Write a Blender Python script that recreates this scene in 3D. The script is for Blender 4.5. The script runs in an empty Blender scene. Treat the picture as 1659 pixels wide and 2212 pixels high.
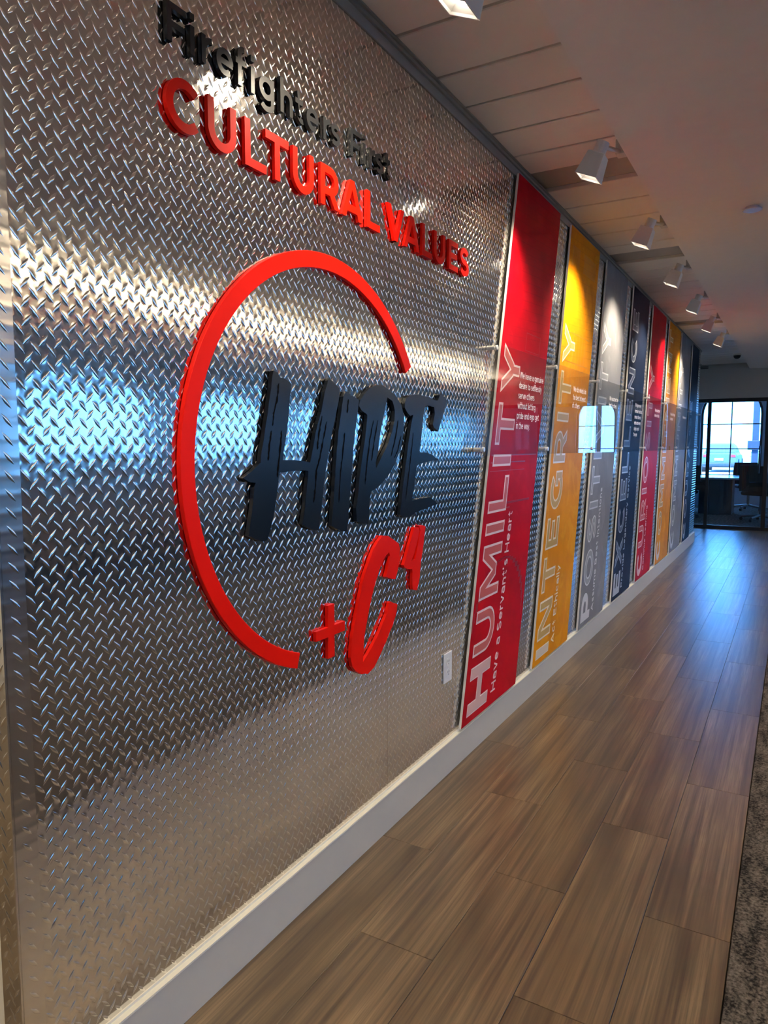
import bpy, bmesh, math, random
from math import sin, cos, pi, radians, sqrt, exp
from mathutils import Matrix, Vector

SC = bpy.context.scene
COL = SC.collection
random.seed(7)

# ---------------------------------------------------------------- camera
cam_d = bpy.data.cameras.new('camera')
cam_d.sensor_fit = 'VERTICAL'
cam_d.sensor_height = 24.0
cam_d.lens = 1530.0 / 2212.0 * 24.0
cam_d.clip_start = 0.02
cam_d.clip_end = 300
cam = bpy.data.objects.new('camera', cam_d)
COL.objects.link(cam)
RX = (0.86593809, 0.04622062, -0.49801093)
RY = (0.50015121, -0.08002419, 0.86223251)
RZ = (0.0, -0.99572074, -0.0924133)
cam.matrix_world = Matrix(((RX[0], -RX[1], -RX[2], 1.103),
                           (RY[0], -RY[1], -RY[2], 0.0),
                           (RZ[0], -RZ[1], -RZ[2], 1.246),
                           (0, 0, 0, 1)))
SC.camera = cam

# ---------------------------------------------------------------- world, exposure
wd = bpy.data.worlds.new('sky')
SC.world = wd
wd.use_nodes = True
bg = wd.node_tree.nodes['Background']
SKY = (0.24, 0.92, 2.6, 1)
bg.inputs[0].default_value = SKY
bg.inputs[1].default_value = 6.0
sun_d = bpy.data.lights.new('sun', 'SUN')
sun_d.energy = 12.0
sun_d.color = (1.0, 0.95, 0.86)
sun_d.angle = 0.01
sun = bpy.data.objects.new('sun', sun_d)
COL.objects.link(sun)
sun.rotation_euler = Vector((0.45, 0.62, -0.80)).to_track_quat('-Z', 'Y').to_euler()
SC.view_settings.view_transform = 'Standard'
SC.view_settings.look = 'None'
SC.view_settings.gamma = 1
SC.view_settings.use_curve_mapping = False
SC.view_settings.exposure = 0.66
try:
    SC.cycles.max_bounces = 8
    SC.cycles.diffuse_bounces = 4
    SC.cycles.glossy_bounces = 5
    SC.cycles.transparent_max_bounces = 16
    SC.cycles.sample_clamp_indirect = 12.0
    SC.cycles.blur_glossy = 0.5
except Exception:
    pass
WARM = (1.0, 0.86, 0.65)
SPOT_W = 43.0
FILL_W = 30.0
COVE_W = 400.0

# ---------------------------------------------------------------- helpers
def tag(o, label=None, cat=None, group=None, kind=None):
    if label: o['label'] = label
    if cat: o['category'] = cat
    if group: o['group'] = group
    if kind: o['kind'] = kind
    return o

def wloc(p):
    v = Vector((0, 0, 0))
    while p is not None:
        v += p.location
        p = p.parent
    return v

def empty(name, loc, label=None, cat=None, group=None, kind=None):
    o = bpy.data.objects.new(name, None)
    o.empty_display_size = 0.05
    o.location = loc
    COL.objects.link(o)
    return tag(o, label, cat, group, kind)

def mesh(name, V, F, m, parent=None, loc=None, smooth=False):
    """mesh from world-space vertices; origin at loc (default: the parent's place)"""
    base = wloc(parent)
    org = Vector(loc) if loc is not None else base
    me = bpy.data.meshes.new(name)
    me.from_pydata([(v[0] - org.x, v[1] - org.y, v[2] - org.z) for v in V], [], F)
    if smooth:
        me.polygons.foreach_set('use_smooth', [True] * len(me.polygons))
    me.materials.append(m)
    me.update()
    o = bpy.data.objects.new(name, me)
    COL.objects.link(o)
    if parent is not None:
        o.parent = parent
    o.location = org - base
    return o

class MB:
    """collects simple solids"""
    def __init__(s): s.V = []; s.F = []
    def add(s, V, F):
        n = len(s.V); s.V += [tuple(v) for v in V]; s.F += [tuple(i + n for i in f) for f in F]
        return s
    def box(s, x0, x1, y0, y1, z0, z1, ch=0.0):
        if ch <= 0:
            V = [(x, y, z) for z in (z0, z1) for y in (y0, y1) for x in (x0, x1)]
            return s.add(V, [(0, 2, 3, 1), (4, 5, 7, 6), (0, 1, 5, 4), (2, 6, 7, 3), (0, 4, 6, 2), (1, 3, 7, 5)])
        bm = bmesh.new()
        bmesh.ops.create_cube(bm, size=1)
        for v in bm.verts:
            v.co = ((x0 + x1) / 2 + v.co.x * (x1 - x0), (y0 + y1) / 2 + v.co.y * (y1 - y0), (z0 + z1) / 2 + v.co.z * (z1 - z0))
        bmesh.ops.bevel(bm, geom=bm.edges[:], offset=ch, segments=2, profile=0.5, affect='EDGES')
        return s.bm(bm)
    def bm(s, bm, M=None):
        bm.verts.index_update()
        V = [(M @ v.co if M else v.co.copy()) for v in bm.verts]
        F = [[v.index for v in f.verts] for f in bm.faces]
        bm.free()
        return s.add(V, F)
    def tube(s, p0, p1, r0, r1=None, n=16, caps=True):
        r1 = r0 if r1 is None else r1
        p0 = Vector(p0); p1 = Vector(p1); d = (p1 - p0).normalized()
        a = d.orthogonal().normalized(); b = d.cross(a)
        V = []
        for p, r in ((p0, r0), (p1, r1)):
            for i in range(n):
                t = 2 * pi * i / n
                V.append(p + a * (r * cos(t)) + b * (r * sin(t)))
        F = [(i, (i + 1) % n, n + (i + 1) % n, n + i) for i in range(n)]
        if caps:
            F += [tuple(range(n - 1, -1, -1)), tuple(range(n, 2 * n))]
        return s.add(V, F)
    def lathe(s, o, prof, n=24):
        o = Vector(o); V = []; F = []
        for r, z in prof:
            for i in range(n):
                t = 2 * pi * i / n
                V.append((o.x + r * cos(t), o.y + r * sin(t), o.z + z))
        for k in range(len(prof) - 1):
            for i in range(n):
                F.append((k * n + i, k * n + (i + 1) % n, (k + 1) * n + (i + 1) % n, (k + 1) * n + i))
        F += [tuple(range(n - 1, -1, -1)), tuple((len(prof) - 1) * n + i for i in range(n))]
        return s.add(V, F)
    def out(s, name, m, parent=None, loc=None, smooth=False):
        return mesh(name, s.V, s.F, m, parent, loc, smooth)

# ---------------------------------------------------------------- node materials
def NT(name):
    m = bpy.data.materials.new(name); m.use_nodes = True
    nt = m.node_tree; nt.nodes.clear()
    out = nt.nodes.new('ShaderNodeOutputMaterial')
    return m, nt, out

def N(nt, t, **kw):
    n = nt.nodes.new(t)
    for k, v in kw.items():
        if k.startswith('i_'):
            n.inputs[k[2:].replace('_', ' ')].default_value = v
        else:
            setattr(n, k, v)
    return n

def MA(nt, op, a, b=None, c=None):
    n = nt.nodes.new('ShaderNodeMath'); n.operation = op
    for i, x in enumerate((a, b, c)):
        if x is None: continue
        if isinstance(x, (int, float)): n.inputs[i].default_value = x
        else: nt.links.new(x, n.inputs[i])
    return n.outputs[0]

def mixc(nt, fac, a, b, blend='MIX'):
    n = nt.nodes.new('ShaderNodeMix'); n.data_type = 'RGBA'; n.blend_type = blend
    for idx, x in ((0, fac), (6, a), (7, b)):
        if isinstance(x, (int, float)): n.inputs[idx].default_value = x
        elif isinstance(x, tuple): n.inputs[idx].default_value = (*x[:3], 1)
        else: nt.links.new(x, n.inputs[idx])
    return n.outputs[2]

def plain(name, col, rough=0.5, metal=0.0, spec=0.5, var=0.06, scale=18.0, bump=0.0, bscale=200.0, coat=0.0):
    m, nt, out = NT(name)
    p = N(nt, 'ShaderNodeBsdfPrincipled')
    tc = N(nt, 'ShaderNodeNewGeometry')
    nz = N(nt, 'ShaderNodeTexNoise'); nz.inputs['Scale'].default_value = scale; nz.inputs['Detail'].default_value = 4
    nt.links.new(tc.outputs['Position'], nz.inputs['Vector'])
    d = tuple(max(0, c * (1 - var)) for c in col); l = tuple(c * (1 + var) for c in col)
    nt.links.new(mixc(nt, nz.outputs[0], d, l), p.inputs['Base Color'])
    p.inputs['Roughness'].default_value = rough
    p.inputs['Metallic'].default_value = metal
    p.inputs['Specular IOR Level'].default_value = spec
    p.inputs['Coat Weight'].default_value = coat
    if bump > 0:
        n2 = N(nt, 'ShaderNodeTexNoise'); n2.inputs['Scale'].default_value = bscale; n2.inputs['Detail'].default_value = 3
        nt.links.new(tc.outputs['Position'], n2.inputs['Vector'])
        b = N(nt, 'ShaderNodeBump'); b.inputs['Strength'].default_value = bump; b.inputs['Distance'].default_value = 0.002
        nt.links.new(n2.outputs[0], b.inputs['Height']); nt.links.new(b.outputs[0], p.inputs['Normal'])
    nt.links.new(p.outputs[0], out.inputs[0])
    return m

def emit(name, col, strength):
    m, nt, out = NT(name)
    e = N(nt, 'ShaderNodeEmission'); e.inputs[0].default_value = (*col, 1); e.inputs[1].default_value = strength
    nt.links.new(e.outputs[0], out.inputs[0])
    return m

def clear(name, tint=(1, 1, 1), ior=1.49, rough=0.0, boost=1.25):
    m, nt, out = NT(name)
    t = N(nt, 'ShaderNodeBsdfTransparent'); t.inputs[0].default_value = (*tint, 1)
    g = N(nt, 'ShaderNodeBsdfGlossy'); g.inputs['Roughness'].default_value = rough
    f = N(nt, 'ShaderNodeFresnel'); f.inputs[0].default_value = ior
    mx = N(nt, 'ShaderNodeMixShader')
    bf = N(nt, 'ShaderNodeNewGeometry')                      # the far face of a thin sheet reflects like the near one
    ff = MA(nt, 'MULTIPLY', MA(nt, 'MULTIPLY', f.outputs[0], boost), MA(nt, 'SUBTRACT', 1.0, bf.outputs['Backfacing']))
    nt.links.new(MA(nt, 'MINIMUM', ff, 0.9), mx.inputs[0]); nt.links.new(t.outputs[0], mx.inputs[1]); nt.links.new(g.outputs[0], mx.inputs[2])
    nt.links.new(mx.outputs[0], out.inputs[0])
    return m

PY, PZ, TY0, TZ0 = 0.0287, 0.0301, 0.735, 0.881        # pitch and phase of the raised treads
TANG = radians(51)

def plate_material(name, base, rough, axis='y'):
    m, nt, out = NT(name)
    p = N(nt, 'ShaderNodeBsdfPrincipled')
    p.inputs['Metallic'].default_value = 1.0
    geo = N(nt, 'ShaderNodeNewGeometry')
    sep = N(nt, 'ShaderNodeSeparateXYZ'); nt.links.new(geo.outputs['Position'], sep.inputs[0])
    hor = sep.outputs[1] if axis == 'y' else sep.outputs[0]
    u = MA(nt, 'MULTIPLY', MA(nt, 'SUBTRACT', hor, TY0), 1 / PY)
    v = MA(nt, 'MULTIPLY', MA(nt, 'SUBTRACT', sep.outputs[2], TZ0), 1 / PZ)
    hs = []
    for off, sg in ((0.0, 1), (0.5, -1)):
        uu = MA(nt, 'ADD', u, off); vv = MA(nt, 'ADD', v, off)
        du = MA(nt, 'SUBTRACT', uu, MA(nt, 'ROUND', uu)); dv = MA(nt, 'SUBTRACT', vv, MA(nt, 'ROUND', vv))
        c, s = cos(TANG), sin(TANG) * sg
        a = MA(nt, 'ADD', MA(nt, 'MULTIPLY', du, c), MA(nt, 'MULTIPLY', dv, s))
        b = MA(nt, 'SUBTRACT', MA(nt, 'MULTIPLY', dv, c), MA(nt, 'MULTIPLY', du, s))
        q = MA(nt, 'ADD', MA(nt, 'POWER', MA(nt, 'MULTIPLY', a, 1 / 0.27), 2.0), MA(nt, 'POWER', MA(nt, 'MULTIPLY', b, 1 / 0.16), 2.0))
        hs.append(MA(nt, 'EXPONENT', MA(nt, 'MULTIPLY', q, -1.0)))
    h = MA(nt, 'ADD', hs[0], hs[1])
    nz = N(nt, 'ShaderNodeTexNoise'); nz.inputs['Scale'].default_value = 9; nz.inputs['Detail'].default_value = 2
    nt.links.new(geo.outputs['Position'], nz.inputs['Vector'])
    h2 = MA(nt, 'ADD', h, MA(nt, 'MULTIPLY', nz.outputs[0], 6.0))
    bp = N(nt, 'ShaderNodeBump'); bp.inputs['Strength'].default_value = 1.0; bp.inputs['Distance'].default_value = 0.00022
    nt.links.new(h2, bp.inputs['Height']); nt.links.new(bp.outputs[0], p.inputs['Normal'])
    n3 = N(nt, 'ShaderNodeTexNoise'); n3.inputs['Scale'].default_value = 40; n3.inputs['Detail'].default_value = 5
    nt.links.new(geo.outputs['Position'], n3.inputs['Vector'])
    nt.links.new(mixc(nt, n3.outputs[0], tuple(c * 0.93 for c in base), base), p.inputs['Base Color'])
    nt.links.new(MA(nt, 'ADD', MA(nt, 'MULTIPLY', n3.outputs[0], 0.06), rough), p.inputs['Roughness'])
    nt.links.new(p.outputs[0], out.inputs[0])
    return m

def wood_material(name):
    m, nt, out = NT(name)
    p = N(nt, 'ShaderNodeBsdfPrincipled')
    geo = N(nt, 'ShaderNodeNewGeometry'); oi = N(nt, 'ShaderNodeObjectInfo')
    cmb = N(nt, 'ShaderNodeCombineXYZ')
    sep = N(nt, 'ShaderNodeSeparateXYZ'); nt.links.new(geo.outputs['Position'], sep.inputs[0])
    r = MA(nt, 'MULTIPLY', oi.outputs['Random'], 37.0)
    nt.links.new(MA(nt, 'ADD', sep.outputs[0], r), cmb.inputs[0]); nt.links.new(sep.outputs[1], cmb.inputs[1]); nt.links.new(r, cmb.inputs[2])
    def noise(sx, sy, sc, det, dist=0.0):
        mp = N(nt, 'ShaderNodeMapping'); mp.inputs['Scale'].default_value = (sx, sy, 1)
        nt.links.new(cmb.outputs[0], mp.inputs[0])
        n = N(nt, 'ShaderNodeTexNoise'); n.inputs['Scale'].default_value = sc; n.inputs['Detail'].default_value = det
        n.inputs['Distortion'].default_value = dist
        nt.links.new(mp.outputs[0], n.inputs['Vector'])
        return n.outputs[0]
    broad = noise(20, 0.55, 1.0, 2)
    patch = noise(9, 2.0, 1.0, 3)
    grain = noise(260, 5.0, 1.0, 3)
    vein = noise(60, 1.3, 1.0, 3)
    def rng(x, a, b, c, d):
        r_ = N(nt, 'ShaderNodeMapRange')
        for q, w_ in enumerate((a, b, c, d)): r_.inputs[q + 1].default_value = w_
        nt.links.new(x, r_.inputs[0]); return r_.outputs[0]
    lev = MA(nt, 'ADD', MA(nt, 'MULTIPLY', broad, 0.55), MA(nt, 'MULTIPLY', patch, 0.45))
    base = mixc(nt, rng(lev, 0.50, 0.66, 0.0, 1.0), mixc(nt, rng(lev, 0.34, 0.50, 0.0, 1.0), (0.076, 0.054, 0.030), (0.162, 0.112, 0.060)), (0.265, 0.186, 0.100))
    c1 = mixc(nt, rng(grain, 0.38, 0.66, 0.0, 0.62), base, (0.088, 0.058, 0.034))
    c2 = mixc(nt, rng(vein, 0.46, 0.66, 0.0, 0.72), c1, (0.050, 0.033, 0.022))
    tone = MA(nt, 'ADD', MA(nt, 'MULTIPLY', oi.outputs['Random'], 0.40), 0.95)
    hsv = N(nt, 'ShaderNodeHueSaturation'); nt.links.new(tone, hsv.inputs['Value']); nt.links.new(c2, hsv.inputs['Color'])
    nt.links.new(hsv.outputs[0], p.inputs['Base Color'])
    nt.links.new(MA(nt, 'ADD', MA(nt, 'MULTIPLY', patch, 0.05), 0.285), p.inputs['Roughness'])
    p.inputs['Specular IOR Level'].default_value = 0.72
    bp = N(nt, 'ShaderNodeBump'); bp.inputs['Strength'].default_value = 0.25; bp.inputs['Distance'].default_value = 0.00002
    nt.links.new(grain, bp.inputs['Height']); nt.links.new(bp.outputs[0], p.inputs['Normal'])
    nt.links.new(p.outputs[0], out.inputs[0])
    return m

def carpet_material(name):
    m, nt, out = NT(name)
    p = N(nt, 'ShaderNodeBsdfPrincipled'); p.inputs['Roughness'].default_value = 0.95; p.inputs['Specular IOR Level'].default_value = 0.1
    geo = N(nt, 'ShaderNodeNewGeometry')
    a = N(nt, 'ShaderNodeTexNoise'); a.inputs['Scale'].default_value = 150; a.inputs['Detail'].default_value = 3
    b = N(nt, 'ShaderNodeTexNoise'); b.inputs['Scale'].default_value = 9; b.inputs['Detail'].default_value = 5
    mp = N(nt, 'ShaderNodeMapping'); mp.inputs['Scale'].default_value = (3.2, 1, 1); mp.inputs['Rotation'].default_value = (0, 0, 0.7)
    nt.links.new(geo.outputs['Position'], a.inputs['Vector']); nt.links.new(geo.outputs['Position'], mp.inputs[0]); nt.links.new(mp.outputs[0], b.inputs['Vector'])
    r = N(nt, 'ShaderNodeMapRange'); r.inputs[1].default_value = 0.40; r.inputs[2].default_value = 0.66
    nt.links.new(MA(nt, 'ADD', MA(nt, 'MULTIPLY', a.outputs[0], 0.55), MA(nt, 'MULTIPLY', b.outputs[0], 0.45)), r.inputs[0])
    nt.links.new(mixc(nt, r.outputs[0], (0.018, 0.015, 0.013), (0.185, 0.158, 0.132)), p.inputs['Base Color'])
    bp = N(nt, 'ShaderNodeBump'); bp.inputs['Strength'].default_value = 0.8; bp.inputs['Distance'].default_value = 0.004
    nt.links.new(a.outputs[0], bp.inputs['Height']); nt.links.new(bp.outputs[0], p.inputs['Normal'])
    nt.links.new(p.outputs[0], out.inputs[0])
    return m

def print_material(name, col, dark, light, siding=0.0):
    """semi-gloss printed sheet: flat colour with the ghost of a photograph in it"""
    m, nt, out = NT(name)
    p = N(nt, 'ShaderNodeBsdfPrincipled'); p.inputs['Roughness'].default_value = 0.45; p.inputs['Specular IOR Level'].default_value = 0.06
    geo = N(nt, 'ShaderNodeNewGeometry')
    sep = N(nt, 'ShaderNodeSeparateXYZ'); nt.links.new(geo.outputs['Position'], sep.inputs[0])
    nz = N(nt, 'ShaderNodeTexNoise'); nz.inputs['Scale'].default_value = 2.6; nz.inputs['Detail'].default_value = 6; nz.inputs['Roughness'].default_value = 0.6
    nt.links.new(geo.outputs['Position'], nz.inputs['Vector'])
    mr = N(nt, 'ShaderNodeMapRange'); mr.inputs[1].default_value = 0.42; mr.inputs[2].default_value = 0.58
    nt.links.new(nz.outputs[0], mr.inputs[0])
    c = mixc(nt, MA(nt, 'MULTIPLY', mr.outputs[0], 0.55), col, dark)
    n2 = N(nt, 'ShaderNodeTexNoise'); n2.inputs['Scale'].default_value = 5.5; n2.inputs['Detail'].default_value = 8; n2.inputs['Distortion'].default_value = 1.4
    nt.links.new(geo.outputs['Position'], n2.inputs['Vector'])
    m2 = N(nt, 'ShaderNodeMapRange'); m2.inputs[1].default_value = 0.56; m2.inputs[2].default_value = 0.62
    nt.links.new(n2.outputs[0], m2.inputs[0])
    c = mixc(nt, MA(nt, 'MULTIPLY', m2.outputs[0], 0.35), c, light)
    if siding > 0:
        z = MA(nt, 'ADD', sep.outputs[2], MA(nt, 'MULTIPLY', sep.outputs[1], -0.06))
        fr = MA(nt, 'FRACT', MA(nt, 'MULTIPLY', z, 24.0))
        ln = MA(nt, 'LESS_THAN', fr, 0.10)
        hi = MA(nt, 'GREATER_THAN', sep.outputs[2], siding)
        c = mixc(nt, MA(nt, 'MULTIPLY', MA(nt, 'MULTIPLY', ln, hi), 0.45), c, dark)
    nt.links.new(c, p.inputs['Base Color'])
    nt.links.new(p.outputs[0], out.inputs[0])
    return m

M = dict(
    plate=plate_material('diamond_plate_metal', (0.69, 0.66, 0.615), 0.07),
    plate_x=plate_material('diamond_plate_metal_return', (0.72, 0.69, 0.64), 0.16, 'x'),
    tread=plain('tread_metal', (0.84, 0.815, 0.77), 0.16, 1.0, var=0.03),
    red=plain('red_acrylic', (0.84, 0.007, 0.001), 0.42, spec=0.11, var=0.02),
    black=plain('black_acrylic', (0.012, 0.013, 0.015), 0.25, spec=0.55, var=0.05),
    navyface=plain('charcoal_acrylic', (0.006, 0.009, 0.013), 0.26, spec=0.22, var=0.04),
    streak=plain('matte_black_gap', (0.002, 0.002, 0.002), 0.9, spec=0.05),
    wall=plain('cream_wall_paint', (0.60, 0.55, 0.45), 0.7, var=0.03, bump=0.15, bscale=350),
    grey=plain('grey_wall_paint', (0.36, 0.36, 0.335), 0.7, var=0.03, bump=0.15, bscale=350),
    sof=plain('soffit_paint', (0.84, 0.80, 0.74), 0.75, var=0.03, bump=0.15, bscale=350),
    tile=plain('ceiling_panel_paint', (0.82, 0.78, 0.72), 0.55, var=0.03),
    slot=plain('dark_ceiling_slot', (0.36, 0.34, 0.32), 0.6, var=0.08),
    trim=plain('grey_trim', (0.32, 0.32, 0.30), 0.45, 0.3, var=0.05),
    cream=plain('toplit_trim', (0.80, 0.76, 0.64), 0.4, var=0.04),  # paler than the baseboard: light from above put into the colour
    base=plain('baseboard_paint', (0.50, 0.475, 0.43), 0.5, var=0.03),
    wood=wood_material('wood_plank'),
    slab=plain('subfloor', (0.06, 0.045, 0.035), 0.7),
    carpet=carpet_material('carpet'),
    pvc=plain('white_board_edge', (0.82, 0.78, 0.72), 0.5, var=0.03),
    chrome=plain('brushed_standoff', (0.86, 0.84, 0.80), 0.35, 0.5, var=0.05),
    disc=plain('sprinkler_enamel', (0.50, 0.50, 0.57), 0.25),
    white=plain('white_plastic', (0.78, 0.77, 0.75), 0.35, var=0.03),
    dark=plain('dark_slot', (0.02, 0.02, 0.02), 0.6),
    lamp=plain('white_lamp_metal', (0.66, 0.65, 0.61), 0.4, var=0.04),
    frame=plain('black_frame', (0.006, 0.006, 0.007), 0.35, var=0.1),
    acrylic=clear('clear_acrylic', (0.985, 0.99, 0.988), 1.49),
    glass=clear('clear_glass', (0.93, 0.96, 0.96), 1.5),
    dim_glass=clear('daylight_dimming_glass', (0.66, 0.62, 0.56), 1.5),  # tint made up to dim and warm the side daylight
    lit=emit('lamp_lens', (1.0, 0.92, 0.78), 11.0),
    deco=plain('daylight_blue_wall', (0.30, 0.36, 0.42), 0.7),  # bluish daylight put into the wall colour
    chair=plain('dark_mesh_fabric', (0.004, 0.006, 0.008), 0.8, bump=0.4, bscale=500),
    cbase=plain('grey_plastic', (0.10, 0.10, 0.10), 0.4),
    table=plain('table_laminate', (0.30, 0.32, 0.33), 0.18, spec=0.6),
    navyleg=plain('dark_pedestal', (0.02, 0.02, 0.022), 0.4),
    pave=plain('concrete_paving', (0.42, 0.40, 0.36), 0.85, var=0.15, scale=2),
    carpaint=plain('silver_car_paint', (0.06, 0.10, 0.13), 0.35, 0.0),
    carglass=plain('dark_car_glass', (0.012, 0.025, 0.035), 0.3, spec=0.7),
    tail=plain('red_tail_lamp', (0.55, 0.02, 0.02), 0.2),
    tyre=plain('tyre_rubber', (0.02, 0.02, 0.02), 0.8),
    post=plain('blue_grey_post', (0.02, 0.04, 0.08), 0.5),
    leaf=plain('hedge_leaves', (0.10, 0.16, 0.06), 0.7, var=0.4, scale=30),
    valance=plain('dark_valance', (0.05, 0.045, 0.045), 0.5),
    redstripe=plain('red_stripe', (0.6, 0.03, 0.03), 0.4),
)
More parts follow.
